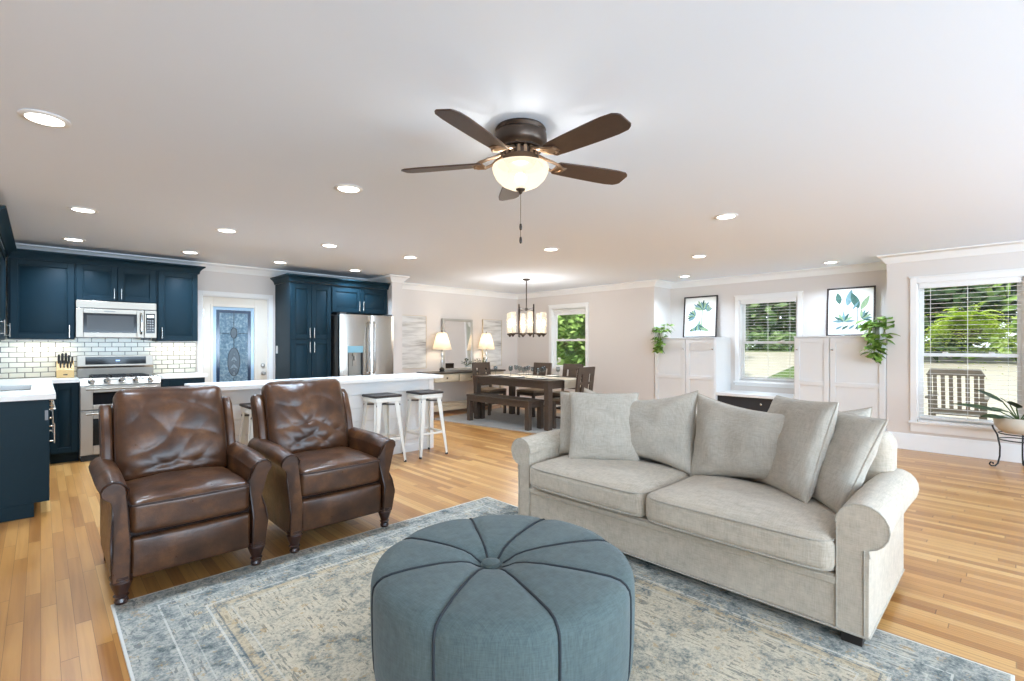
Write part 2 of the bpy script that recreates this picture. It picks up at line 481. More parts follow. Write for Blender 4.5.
    def grid(s, fn, nu, nv, wrap_u=False, M=None):
        vs = [fn(i / nu, j / nv) for j in range(nv + 1) for i in range(nu + (0 if wrap_u else 1))]
        w = nu if wrap_u else nu + 1; fs = []
        for j in range(nv):
            for i in range(nu):
                a = j * w + i; b = j * w + (i + 1) % w
                fs.append((a, b, b + w, a + w))
        return s.add(vs, fs, M)

    def rbox(s, hx, hy, hz, r, n=10, fn=None, M=None, c=(0, 0, 0)):
        """rounded soft box; fn moves every vertex (for crowns and wrinkles)"""
        def samp(h):
            e = [h - r + r * math.tan(PI / 4 * k / 4) for k in range(1, 5)]
            k = max(2, n); q = [-(h - r) + 2 * (h - r) * i / k for i in range(k + 1)]
            return [-x for x in reversed(e)] + q + e
        sx, sy, sz = samp(hx), samp(hy), samp(hz)
        idx = {}; vs = []; fs = []
        def V(p):
            k = (round(p[0], 5), round(p[1], 5), round(p[2], 5))
            if k not in idx:
                q = Vector(p); inn = Vector((max(-hx + r, min(hx - r, q.x)), max(-hy + r, min(hy - r, q.y)), max(-hz + r, min(hz - r, q.z))))
                d = q - inn
                o = inn + d.normalized() * r if d.length > 1e-9 else q
                if fn: o = Vector(fn(o))
                idx[k] = len(vs); vs.append((o.x + c[0], o.y + c[1], o.z + c[2]))
            return idx[k]
        for A, B, mk in ((sx, sy, lambda a, b, t: (a, b, t * hz)), (sy, sz, lambda a, b, t: (t * hx, a, b)), (sz, sx, lambda a, b, t: (b, t * hy, a))):
            for i in range(len(A) - 1):
                for j in range(len(B) - 1):
                    for t in (1, -1):
                        q = [V(mk(A[i], B[j], t)), V(mk(A[i + 1], B[j], t)), V(mk(A[i + 1], B[j + 1], t)), V(mk(A[i], B[j + 1], t))]
                        fs.append(tuple(q) if t == 1 else tuple(reversed(q)))
        return s.add(vs, fs, M)

    def build(s, name, mats, parent=None, smooth=35, bevel=0, seg=2, loc=None, fix=True):
        me = bpy.data.meshes.new(name)
        me.from_pydata(s.v, [], s.f)
        if fix:
            bm = bmesh.new(); bm.from_mesh(me); bmesh.ops.recalc_face_normals(bm, faces=bm.faces); bm.to_mesh(me); bm.free()
        o = bpy.data.objects.new(name, me); COL.objects.link(o)
        for m in (mats if isinstance(mats, (list, tuple)) else [mats]): me.materials.append(m)
        if isinstance(mats, (list, tuple)) and len(me.polygons) == len(s.m): me.polygons.foreach_set('material_index', s.m)
        if smooth:
            me.polygons.foreach_set('use_smooth', [True] * len(me.polygons))
            if smooth < 180: me.set_sharp_from_angle(angle=math.radians(smooth))
        if bevel:
            b = o.modifiers.new('edge', 'BEVEL'); b.width = bevel; b.segments = seg; b.limit_method = 'ANGLE'; b.angle_limit = .7
            b.harden_normals = False
        if parent: o.parent = parent
        if loc: o.location = loc
        return o


def tag(o, label=None, cat=None, group=None, kind=None):
    if label: o['label'] = label
    if cat: o['category'] = cat
    if group: o['group'] = group
    if kind: o['kind'] = kind
    return o


def thing(name, label, cat, loc=(0, 0, 0), rz=0, group=None, kind=None):
    o = bpy.data.objects.new(name, None); COL.objects.link(o); o.empty_display_size = .1
    o.location = loc; o.rotation_euler = (0, 0, rz)
    return tag(o, label, cat, group, kind)


def dup(src, loc=None, rz=None, label=None, group=None):
    def cp(o, par):
        c = o.copy(); COL.objects.link(c)
        if par: c.parent = par
        for ch in o.children: cp(ch, c)
        return c
    r = cp(src, None)
    if loc: r.location = loc
    if rz is not None: r.rotation_euler = (0, 0, rz)
    if label: r['label'] = label
    if group: r['group'] = group
    return r


def struct(name, g, m, parent=None, bevel=0, **kw):
    o = g.build(name, m, parent, bevel=bevel, **kw)
    if not parent: o['kind'] = 'structure'
    return o


def RM(loc, rz=0, rx=0, ry=0):
    return Matrix.Translation(loc) @ Matrix.Rotation(rz, 4, 'Z') @ Matrix.Rotation(ry, 4, 'Y') @ Matrix.Rotation(rx, 4, 'X')


# ------------------------------------------------------------------ the room shell
XL, XR, XN, YF, YB, H = -.62, 7.77, 8.35, -4.0, 7.85, 2.44
WT = .14


def wall_holes(g, axis, pos, t, a0, a1, holes, z0=0, z1=H):
    """wall slab at pos..pos+t, from a0 to a1 along the other axis, with rectangular holes (a, b, zlo, zhi)"""
    def bx(a, b, lo, hi):
        if b - a < 1e-4 or hi - lo < 1e-4: return
        if axis == 'x': g.box(pos, pos + t, a, b, lo, hi)
        else: g.box(a, b, pos, pos + t, lo, hi)
    cur = a0
    for a, b, lo, hi in sorted(holes):
        bx(cur, a, z0, z1); bx(a, b, z0, lo); bx(a, b, hi, z1); cur = b
    bx(cur, a1, z0, z1)


W_RIGHT = (-.07, .84, .36, 2.06)
W_NICHE = (2.32, 3.19, .70, 2.04)
W_DINE = (5.92, 6.82, .80, 2.06)
struct('floor', G().box(-4.1, XN + .1, YF - .1, YB + .1, -.1, 0), FLOORM)
struct('ceiling', G().box(-4.14, XN + .14, YF - .14, YB + .14, H, H + .1), CEIL)
g = G()
wall_holes(g, 'x', XR, WT, YF, 1.14, [W_RIGHT]); wall_holes(g, 'x', XR, WT, 4.42, YB + WT, [W_DINE])
wall_holes(g, 'x', XN, WT, 1.0, 4.56, [W_NICHE])
g.box(XR + WT, XN, 1.0, 1.14, 0, H); g.box(XR + WT, XN, 4.42, 4.56, 0, H)
struct('wall_right', g, WALL)
DX0, DX1, DZ = 1.61, 2.475, 1.995
g = G(); wall_holes(g, 'y', YB, WT, XL - WT, XR, [(DX0, DX1, 0, DZ)])
struct('wall_kitchen', g, WALL)
g = G(); g.box(XL - WT, XL, 4.9, YB, 0, H); g.box(-4.0, XL - WT, 4.9, 4.9 + WT, 0, H)
wall_holes(g, 'x', -4.0 - WT, WT, YF, 4.9 + WT, [])
struct('wall_left', g, WALL)
g = G(); wall_holes(g, 'y', YF - WT, WT, -4.0 - WT, XR + WT, [(x - 1.3, x + 1.3, .35, 2.25) for x in (-1.4, 1.7, 4.8)])  # unseen wall; its openings are invented to hold the fill lamps
struct('wall_front', g, WALL)
struct('wall_stub', G().box(4.135, 4.33, 7.1, YB, 0, H), WALL)

# crown moulding: profile swept along each wall (drop .1, reach .09)
CR = [(0, 0), (0, -.105), (.012, -.105), (.02, -.088), (.034, -.07), (.06, -.042), (.075, -.022), (.09, -.014), (.09, 0)]


def sweep(g, path, prof, z, closed=False):
    """profile (out, up) swept along a plan path; 'out' is to the right of travel, mitred at corners"""
    n = len(path); rings = []
    for i, p in enumerate(path):
        p = Vector(p)
        d0 = (p - Vector(path[i - 1])).normalized() if i > 0 else None
        d1 = (Vector(path[i + 1]) - p).normalized() if i < n - 1 else None
        n0 = Vector((d0.y, -d0.x)) if d0 else None; n1 = Vector((d1.y, -d1.x)) if d1 else None
        if n0 is None: m = n1
        elif n1 is None: m = n0
        else:
            m = (n0 + n1); m = m / max(.2, m.dot(n0))
        rings.append([(p.x + m.x * o, p.y + m.y * o, z + u) for o, u in prof])
    k = len(prof); vs = [v for r in rings for v in r]; fs = []
    for i in range(n - 1):
        for j in range(k):
            fs.append((i * k + j, i * k + (j + 1) % k, (i + 1) * k + (j + 1) % k, (i + 1) * k + j))
    fs.append(tuple(reversed(range(k)))); fs.append(tuple((n - 1) * k + j for j in range(k)))
    g.add(vs, fs)


g = G()
sweep(g, [(-4.0, YF), (-4.0, 4.9), (XL, 4.9), (XL, YB), (4.135, YB), (4.135, 7.1), (4.33, 7.1), (4.33, YB), (XR, YB), (XR, 4.42), (XN, 4.42), (XN, 1.14), (XR, 1.14), (XR, YF)], CR, H)
struct('trim_1', g, TRIM, smooth=50)
BS = [(0, 0), (.016, 0), (.016, .125), (.01, .14), (.006, .15), (0, .15)]
g = G(); sweep(g, [(4.33, 7.1), (4.33, YB), (XR, YB), (XR, 4.42)], BS, 0); struct('baseboard_back', g, TRIM, smooth=50)
g = G(); sweep(g, [(XR, 1.13), (XR, YF)], [(0, 0), (.018, 0), (.018, .17), (.01, .195), (0, .2)], 0); struct('baseboard_right', g, TRIM, smooth=50)


# ------------------------------------------------------------------ windows
def window(name, X, spec, out=WT, apron=.09, stool=True, cw=.065):
    """double-hung window in a wall whose room face is at x = X and which faces -x"""
    y0, y1, z0, z1 = spec
    root = bpy.data.objects.new(name, None); COL.objects.link(root); root['kind'] = 'structure'
    g = G()                                    # casing on the wall face
    for a, b, c, d in ((y0 - cw, y0, z0 - .0, z1 + cw), (y1, y1 + cw, z0, z1 + cw), (y0, y1, z1, z1 + cw)):
        g.box(X - .02, X, a, b, c, d)
    g.box(X - .028, X, y0 - cw - .012, y1 + cw + .012, z1 + cw, z1 + cw + .02)
    if stool:
        g.box(X - .045, X + .03, y0 - cw - .015, y1 + cw + .015, z0 - .028, z0); g.box(X - .018, X, y0 - cw, y1 + cw, z0 - .028 - apron, z0 - .028)
    g.build('casing', TRIM, root, bevel=.003)
    g = G()                                    # jamb liner
    g.box(X, X + out, y0, y0 + .012, z0, z1); g.box(X, X + out, y1 - .012, y1, z0, z1); g.box(X, X + out, y0, y1, z1 - .012, z1); g.box(X, X + out, y0, y1, z0, z0 + .02)
    g.build('jamb', TRIM, root)
    zm = (z0 + z1) / 2 - .03
    for nm, lo, hi, dx in (('upper_sash', zm - .02, z1 - .01, .105), ('lower_sash', z0 + .02, zm + .022, .07)):
        g = G(); a, b, sx = y0 + .012, y1 - .012, X + dx; st = .042
        g.box(sx, sx + .03, a, a + st, lo, hi); g.box(sx, sx + .03, b - st, b, lo, hi)
        g.box(sx, sx + .03, a + st, b - st, hi - .042, hi); g.box(sx, sx + .03, a + st, b - st, lo, lo + (.055 if nm[0] == 'l' else .042))
        s = g.build(nm, TRIM, root, bevel=.003)
        G().box(sx + .013, sx + .017, a + st - .004, b - st + .004, lo + .03, hi - .035).build('pane', GLASS, s)
        if nm[0] == 'l':
            h = G()
            for yy in ((a + b) / 2 - .2, (a + b) / 2 + .2): h.box(sx - .012, sx + .02, yy - .025, yy + .025, hi - .004, hi + .012)
            h.build('sash_lock', TRIM, s, bevel=.003)
    return root


window('window_1', XR, W_RIGHT, apron=.10)
window('window_2', XN, W_NICHE, apron=.04)
window('window_3', XR, W_DINE)


def blind(label, X, spec, pitch, zbot, group=None):
    y0, y1, z0, z1 = spec; a, b = y0 + .018, y1 - .018
    t = thing('window_blind', label, 'blind', (X + .03, (a + b) / 2, zbot), 0)
    def L(g): g.v = [(x - X - .03, y - (a + b) / 2, z - zbot) for x, y, z in g.v]; return g
    L(G().box(X + .002, X + .062, a, b, z1 - .065, z1 - .012)).build('headrail', TRIM, t, bevel=.003)
    g = G(); z = z1 - .1
    while z > zbot + .03:
        g.box(X + .008, X + .056, a, b, z, z + .0026); z -= pitch
    L(g).build('slats', TRIM, t)
    L(G().box(X + .008, X + .056, a, b, zbot, zbot + .018)).build('bottom_rail', TRIM, t, bevel=.003)
    g = G()
    for k in (.12, .5, .88):
        yy = a + (b - a) * k
        for xx in (X + .007, X + .057): g.box(xx - .0012, xx + .0012, yy - .0012, yy + .0012, zbot + .01, z1 - .06)
    L(g).build('ladder_cord', TRIM, t)
    return t


blind('white slatted blind lowered over the tall window beside the plant stand', XR, W_RIGHT, .053, .40)
blind('white slatted blind in the window between the two white built-in cabinets', XN, W_NICHE, .046, .74)
t = thing('roller_shade', 'white rolled-up shade at the head of the dining room window', 'blind', (XR + .03, 6.37, 1.99))
G().cyl((0, -.42, .02), (0, .42, .02), .025).build('roll', TRIM, t)
G().box(-.002, .002, -.41, .41, -.07, .02).build('shade_cloth', TRIM, t)

# ------------------------------------------------------------------ the glazed door
root = bpy.data.objects.new('door_1', None); COL.objects.link(root); root['kind'] = 'structure'
g = G(); cw = .06
g.box(DX0 - cw, DX0, YB - .02, YB, 0, DZ + cw); g.box(DX1, DX1 + cw, YB - .02, YB, 0, DZ + cw); g.box(DX0, DX1, YB - .02, YB, DZ, DZ + cw)
g.box(DX0, DX0 + .012, YB, YB + WT, 0, DZ); g.box(DX1 - .012, DX1, YB, YB + WT, 0, DZ); g.box(DX0, DX1, YB, YB + WT, DZ - .012, DZ)
g.build('casing', TRIM, root, bevel=.003)
GX0, GX1, GZ0, GZ1 = 1.745, 2.28, .25, 1.845
g = G(); L0, L1 = DX0 + .014, DX1 - .014
dy0, dy1 = YB + .01, YB + .05
g.box(L0, GX0, dy0, dy1, .01, DZ - .014); g.box(GX1, L1, dy0, dy1, .01, DZ - .014); g.box(GX0, GX1, dy0, dy1, .01, GZ0); g.box(GX0, GX1, dy0, dy1, GZ1, DZ - .014)
for a, b, c, d in ((GX0 - .03, GX0, GZ0 - .03, GZ1 + .03), (GX1, GX1 + .03, GZ0 - .03, GZ1 + .03), (GX0, GX1, GZ1, GZ1 + .03), (GX0, GX1, GZ0 - .03, GZ0)):
    g.box(a, b, dy0 - .012, dy0, c, d)
leaf = g.build('door_leaf', mat('cream_door_paint', S(226, 217, 203), .45), root, bevel=.003)
G().box(GX0, GX1, dy0 + .014, dy0 + .022, GZ0, GZ1).build('glass_panel', DGLASS, root)
# leaded border and motif
PALEB = mat('bevelled_pale_glass', S(158, 186, 208), .12); NAVYG = mat('navy_border_glass', S(28, 48, 72), .1); LEAD = mat('lead_came', S(62, 64, 68), .4, .6)
g = G(); yy = dy0 + .008
def strip(a, b, c, d, m): g.mi = m; g.box(a, b, yy, yy + .006, c, d)
bw = .05
for m, o0, o1 in ((0, 0, .042), (1, .046, .085)):
    strip(GX0 + o0, GX0 + o1, GZ0 + o0, GZ1 - o0, m); strip(GX1 - o1, GX1 - o0, GZ0 + o0, GZ1 - o0, m)
    strip(GX0 + o1, GX1 - o1, GZ1 - o1, GZ1 - o0, m); strip(GX0 + o1, GX1 - o1, GZ0 + o0, GZ0 + o1, m)
g.build('leaded_border', [PALEB, NAVYG], root)
g = G(); mx = (GX0 + GX1) / 2
def lead(pts, r=.004): g.mi = 0; g.tube([(x, yy, z) for x, z in pts], r, 6)
lead([(mx, GZ1 - .06), (mx, 1.54)]); lead([(mx, 1.40), (mx, 1.26)]); lead([(mx, .84), (mx, GZ0 + .06)])
lead([(GX0 + .085, 1.47), (mx - .06, 1.47)]); lead([(mx + .06, 1.47), (GX1 - .085, 1.47)])
for hw, za, zb, m in ((.04, 1.40, 1.55, 1), (.078, .85, 1.26, 1)):
    zc = (za + zb) / 2
    g.mi = 2; g.prism([(mx + hw * math.sin(t), zc + (zb - za) / 2 * math.cos(t)) for t in [2 * PI * k / 20 for k in range(20)]], yy + .001, yy + .005)
    lead([(mx + hw * math.sin(t), zc + (zb - za) / 2 * math.cos(t)) for t in [2 * PI * k / 20 for k in range(21)]], .0045)
for k in range(6):                                   # petals of the large motif
    z = 1.19 - k * .055; w = .05 * math.sin(PI * (k + 1) / 7)
    for sgn in (-1, 1):
        g.mi = 1 if k % 2 else 2
        g.prism([(mx, z), (mx + sgn * w * .6, z - .03), (mx + sgn * w, z - .07), (mx + sgn * .004, z - .05)], yy - .003, yy + .001)
    g.mi = 1; g.ball((mx, yy, z - .025), .009, 8, 6)
g.build('leaded_motif', [LEAD, mat('clear_bevel_jewel', S(122, 134, 140), .4), mat('smoky_bevel_glass', S(70, 82, 90), .35)], root)
for z, nm in ((.875, 'door_knob'), (.995, 'deadbolt')):
    g = G(); x = 2.40
    g.lathe([(.001, 0), (.03, 0), (.03, .006), (.012, .012), (.012, .03), (.026, .04), (.028, .055), (.02, .066), (.001, .068)] if z < .9 else [(.001, 0), (.03, 0), (.03, .01), (.022, .022), (.001, .024)], 18,
            M=Matrix.Translation((x, dy0, z)) @ Matrix.Rotation(PI / 2, 4, 'X'))
    g.build(nm, mat('satin_nickel_lock', (.42, .38, .34, 1), .3, 1), root)
g = G()
for z in (.35, 1.05, 1.75): g.box(L0 - .012, L0 + .012, dy0 - .006, dy0, z - .045, z + .045); g.cyl((L0, dy0 - .006, z - .05), (L0, dy0 - .006, z + .05), .006, n=8)
g.build('hinge', NICKEL, root)


# ------------------------------------------------------------------ kitchen
struct('trim_2', G().box(XL, 1.535, YB - .008, YB, .92, 1.40), TILE)         # tiled splashback
struct('trim_3', G().box(XL, XL + .008, 4.9, YB - .008, .92, 1.40), TILEL)


def panel_door(x0, x1, z0, z1, parent, handle=None, m=BLUE, name='door', yf=0.0, st=.058, mid=None, flat=False):
    """framed cabinet door whose outer face is at y = yf - .02 (front is -y); handle = (x, zlo, zhi) upright or (x0, x1, z, 'h')"""
    g = G(); a, b = yf - .02, yf
    g.box(x0, x0 + st, a, b, z0, z1); g.box(x1 - st, x1, a, b, z0, z1); g.box(x0 + st, x1 - st, a, b, z1 - st, z1); g.box(x0 + st, x1 - st, a, b, z0, z0 + st)
    cells = [(z0 + st, z1 - st)]
    if mid: g.box(x0 + st, x1 - st, a, b, mid - st / 2, mid + st / 2); cells = [(z0 + st, mid - st / 2), (mid + st / 2, z1 - st)]
    for lo, hi in cells:
        g.box(x0 + st, x1 - st, a + (.016 if flat else .011), b, lo, hi)
        if not flat:
            i, j = .012, .036
            lo_ = [(x0 + st + i, a + .011, lo + i), (x1 - st - i, a + .011, lo + i), (x1 - st - i, a + .011, hi - i), (x0 + st + i, a + .011, hi - i)]
            hi_ = [(x0 + st + j, a + .002, lo + j), (x1 - st - j, a + .002, lo + j), (x1 - st - j, a + .002, hi - j), (x0 + st + j, a + .002, hi - j)]
            g.hexa(lo_, hi_)
    d = g.build(name, m, parent, bevel=.0025)
    if handle: pull(d, handle, a)
    return d


def pull(parent, h, a):
    g = G()
    if h[-1] == 'h':
        x0, x1, z = h[:3]
        g.cyl((x0, a - .03, z), (x1, a - .03, z), .006, n=10)
        for x in (x0 + .02, x1 - .02): g.cyl((x, a, z), (x, a - .03, z), .005, n=8)
    else:
        x, lo, hi = h
        g.cyl((x, a - .03, lo), (x, a - .03, hi), .006, n=10)
        for z in (lo + .02, hi - .02): g.cyl((x, a, z), (x, a - .03, z), .005, n=8)
    g.build('handle', NICKEL, parent)


def carcass(x0, x1, dep, z0, z1, parent, toe=False, m=BLUE):
    g = G()
    if toe: g.box(x0, x1, 0, dep, .105, z1); g.box(x0, x1, .07, dep, 0, .105)
    else: g.box(x0, x1, 0, dep, z0, z1)
    return g.build('carcass', m, parent, bevel=.002)


UY = 7.52; UD = YB - UY - .002
t = thing('upper_cabinet', 'wide dark blue wall cabinet in the kitchen corner, left of the microwave', 'cabinet', (0, UY, 1.365), group='dark blue wall cabinets')
carcass(-.255, .283, UD, 0, .885, t); panel_door(-.235, .277, .003, .865, t, (.235, .02, .16))
t = thing('upper_cabinet', 'short two-door dark blue cabinet directly above the microwave', 'cabinet', (0, UY, 1.822), group='dark blue wall cabinets')
carcass(.285, 1.045, UD, 0, .428, t); panel_door(.296, .662, .003, .408, t, (.632, .03, .15)); panel_door(.668, 1.036, .003, .408, t, (.70, .03, .15))
t = thing('upper_cabinet', 'dark blue wall cabinet between the microwave and the glazed door', 'cabinet', (0, UY, 1.352), group='dark blue wall cabinets')
carcass(1.047, 1.495, UD, 0, .898, t); panel_door(1.065, 1.486, .003, .878, t, (1.10, .03, .17))
# side run on the left wall (front faces +x)
t = thing('upper_cabinet', 'dark blue wall cabinet running along the left edge of the picture', 'cabinet', (-.275, 5.2, 1.352), PI / 2, 'dark blue wall cabinets')
carcass(0, 2.30, .34, 0, .898, t); panel_door(.01, .95, .003, .878, t, (.90, .03, .17)); panel_door(.96, 1.95, .003, .878, t, (1.90, .03, .17))
# cabinet crowns
CC = [(0, 0), (0, .0), (.012, .0), (.018, .03), (.035, .055), (.058, .075), (.07, .082), (.07, .098), (0, .098)]
t = thing('cabinet_crown', 'dark blue crown moulding along the top of the range-wall cabinets', 'moulding', (0, 0, 2.236))
g = G(); sweep(g, [(1.497, YB - .001), (1.497, UY - .022), (-.275, UY - .022)][::-1], CC, 0)
sweep(g, [(-.253, 5.2), (-.253, UY - .09)][::-1], [(-o, u) for o, u in CC], 0)
g.build('moulding', BLUE, t, smooth=50)
TOE = 7.25; BD = YB - TOE - .01
t = thing('base_cabinet', 'black-looking base cabinet in the corner, left of the range', 'cabinet', (0, TOE, 0), group='dark blue base cabinets')
carcass(.06, .308, BD, 0, .884, t, True); panel_door(.075, .30, .12, .87, t)
t = thing('base_cabinet', 'narrow dark base cabinet right of the range under a white counter end', 'cabinet', (0, TOE, 0), group='dark blue base cabinets')
carcass(1.056, 1.52, BD, 0, .884, t, True); panel_door(1.07, 1.51, .70, .87, t, (1.22, 1.36, .785, 'h'), name='drawer'); panel_door(1.07, 1.51, .12, .69, t, (1.11, .50, .64))
# left-hand leg, front faces +x (local front -y)
t = thing('base_cabinet', 'dark blue cabinet run on the left with a plain end panel facing the room', 'cabinet', (.03, 5.16, 0), PI / 2, 'dark blue base cabinets')
g = G(); g.box(.02, .57, 0, .645, .105, .884); g.box(1.29, 2.68, 0, .645, .105, .884); g.box(.57, 1.29, 0, .645, .105, .66); g.box(.57, 1.29, 0, .02, .66, .884); g.box(.02, 2.68, .07, .645, 0, .105); g.build('carcass', BLUE, t)
g = G(); g.box(0, .02, -.02, .645, .105, .884); g.box(0, .02, .065, .645, 0, .105); g.build('end_panel', BLUE, t, bevel=.002)
panel_door(.03, .50, .70, .87, t, (.10, .43, .80, 'h'), name='drawer'); panel_door(.03, .50, .12, .69, t, (.30, .50, .66))
panel_door(.51, 1.0, .70, .87, t, (.6, .9, .80, 'h'), name='drawer'); panel_door(.51, 1.0, .12, .69, t, (.95, .50, .66)); panel_door(1.01, 1.5, .12, .87, t, (1.06, .6, .78)); panel_door(1.51, 2.0, .12, .87, t, (1.95, .6, .78))
G().box(-.003, .0, -.012, .006, .725, .80).build('steel_plate', DSTEEL, t)
# counters
t = thing('countertop', 'white L-shaped quartz worktop over the left cabinets with a sink cut in', 'countertop', (0, 0, .886))
g = G(); SX0, SX1, SY0, SY1 = -.46, -.06, 5.75, 6.42
g.box(XL + .01, .085, 5.125, SY0, 0, .038); g.box(XL + .01, SX0, SY0, SY1, 0, .038); g.box(SX1, .085, SY0, SY1, 0, .038); g.box(XL + .01, .085, SY1, YB - .01, 0, .038)
g.box(.085, .309, 7.215, YB - .01, 0, .038); g.build('slab', QUARTZ, t)
g = G()
for a, b, c, d in ((SX0 - .01, SX0, SY0, SY1), (SX1, SX1 + .01, SY0, SY1), (SX0, SX1, SY0 - .01, SY0), (SX0, SX1, SY1, SY1 + .01)): g.box(a, b, c, d, -.18, .001)
g.box(SX0, SX1, SY0, SY1, -.19, -.18); g.build('sink', STEEL, t)
t = thing('countertop', 'short white worktop right of the range beside the glazed door', 'countertop', (0, 0, .886))
G().box(1.056, 1.545, 7.215, YB - .01, 0, .038).build('slab', QUARTZ, t, bevel=.003)

# range
RF = 7.2
t = thing('range', 'stainless double-oven gas range below the microwave', 'range', (.312, RF, 0)); RW = .738
g = G(); g.box(0, RW, .03, .62, .04, .905); g.build('body', DSTEEL, t)
g = G(); g.prism([(-.012, .845), (.05, .925), (.06, .925), (.06, .84)], 0, RW, 'x'); g.build('control_panel', STEEL, t, bevel=.003)
for k in range(5):
    x = .10 + k * .134
    kn = G(); Mk = Matrix.Translation((x, .014, .888)) @ Matrix.Rotation(math.radians(52), 4, 'X')
    kn.lathe([(.001, 0), (.03, 0), (.03, .006), (.021, .01), (.019, .034), (.001, .036)], 16, M=Mk); kn.box(-.004, .004, -.019, .019, .034, .042, M=Mk)
    kn.build('knob', CHROME, t)
for nm, lo, hi in (('upper_oven_door', .572, .835), ('lower_oven_door', .07, .56)):
    g = G(); a, b = -.012, .03; wl, wr = .11, RW - .11; wlo, whi = (lo + .055, hi - .07) if nm[0] == 'u' else (lo + .10, hi - .09)
    g.box(.004, wl, a, b, lo, hi); g.box(wr, RW - .004, a, b, lo, hi); g.box(wl, wr, a, b, lo, wlo); g.box(wl, wr, a, b, whi, hi)
    d = g.build(nm, STEEL, t, bevel=.003)
    G().box(wl - .002, wr + .002, a + .004, b - .005, wlo, whi).build('oven_window', BLACKGL, d)
    h = G(); h.cyl((.05, a - .045, hi - .03), (RW - .05, a - .045, hi - .03), .011, n=12)
    for x in (.07, RW - .07): h.cyl((x, a, hi - .03), (x, a - .045, hi - .03), .009, n=10)
    h.build('handle', STEEL, d)
G().box(.01, RW - .01, .02, .06, .0, .06).build('kick_plate', BLACK, t)
G().box(.005, RW - .005, .06, .55, .905, .918).build('cooktop', BLACKGL, t)
g = G()
for cx in (.19, .37, .55):
    for dx in (-.075, .075): g.box(cx + dx - .006, cx + dx + .006, .08, .53, .918, .945)
    for y in (.08, .23, .38, .525): g.box(cx - .08, cx + .08, y - .006, y + .006, .93, .945)
g.build('burner_grate', BLACK, t)
g = G(); g.prism([(.555, .905), (.545, 1.02), (.575, 1.04), (.575, 1.175), (.63, 1.175), (.63, .905)], 0, RW, 'x'); bgd = g.build('backguard', STEEL, t, bevel=.003)
G().box(.0, RW, .568, .58, 1.022, 1.036).build('dark_gap', BLACK, bgd)
G().box(.075, RW - .075, .572, .58, 1.062, 1.155).build('display_panel', BLACKGL, bgd)
G().box(.36, .40, .570, .574, 1.10, 1.115).build('clock_digits', emit('blue_clock_glow', (.2, .45, 1, 1), 1.2), bgd)

# microwave
t = thing('microwave', 'stainless over-the-range microwave under the short blue cabinet', 'microwave', (.288, 7.45, 1.385)); MW = .752
G().box(.004, MW - .004, .03, .38, 0, .43).build('body', DSTEEL, t)
g = G(); g.box(0, MW, -.004, .03, .345, .43); g.build('vent_strip', STEEL, t, bevel=.004)
g = G(); wl, wr, wlo, whi = .065, .555, .06, .285
g.box(0, wl, -.012, .03, .004, .338); g.box(wr, .625, -.012, .03, .004, .338); g.box(wl, wr, -.012, .03, .004, wlo); g.box(wl, wr, -.012, .03, whi, .338)
d = g.build('door', STEEL, t, bevel=.003)
G().box(wl, wr, -.008, .02, wlo, whi).build('window_frame', BLACKGL, d)
G().box(wl + .03, wr - .03, -.0095, .02, wlo + .025, whi - .025).build('window_screen', mat('smoked_oven_glass', (.05, .05, .05, 1), .15, spec=.15), d)
h = G(); h.tube([(.598, -.012, .05), (.598, -.05, .075), (.598, -.055, .17), (.598, -.05, .275), (.598, -.012, .30)], .011, 10); h.build('handle', CHROME, d)
g = G(); g.box(.63, MW, -.01, .03, .004, .338); p = g.build('control_frame', STEEL, t, bevel=.003)
G().box(.645, MW - .018, -.0125, 0, .06, .30).build('keypad', BLACKGL, p)
g = G()
for r in range(5):
    for c in range(3): g.box(.655 + c * .024, .672 + c * .024, -.0135, -.012, .085 + r * .03, .102 + r * .03)
g.build('buttons', mat('grey_key_print', (.25, .25, .25, 1), .5), p)
G().box(.655, .725, -.0137, -.012, .25, .285).build('display', emit('pale_display', (.6, .7, .7, 1), .35), p)
G().box(.25, .35, -.0135, -.012, .305, .315).build('badge', DSTEEL, d)
G().box(.62, .70, .06, .2, -.02, .0).build('filter', BLACKP, t)

# knife block
t = thing('knife_block', 'pale wooden knife block with black-handled knives beside the range', 'knife block', (.205, 7.62, .925), .0)
g = G(); g.prism([(-.07, 0), (.07, 0), (.07, .17), (.02, .19), (-.07, .09)], -.075, .075, 'x'); g.build('block', mat('pale_beech', S(206, 170, 112), .5, var=((10, 10, 60), .1)), t, bevel=.004)
G().box(-.018, .018, -.0715, -.07, .03, .042).build('badge', BLACK, t)
for k, (dx, l, r, bk) in enumerate([(-.055, .12, .010, .3), (-.025, .135, .011, .3), (.005, .14, .011, .3), (.03, .11, .009, .3), (-.04, .10, .008, -.1), (-.01, .10, .008, -.1), (.02, .09, .008, -.1), (.045, .08, .008, -.1), (.06, .09, .008, .3)]):
    y0, z0 = (.0, .16) if bk > 0 else (-.045, .11)
    dr = Vector((0, -.42, .9))
    p0 = Vector((dx, y0, z0)); kk = G()
    kk.tube([p0, p0 + dr * .012, p0 + dr * .02, p0 + dr * l * .55, p0 + dr * l * .92, p0 + dr * l], [r * .6, r * .7, r, r * 1.1, r, r * .4], 8)
    h = kk.build('knife_handle', BLACKP, t)
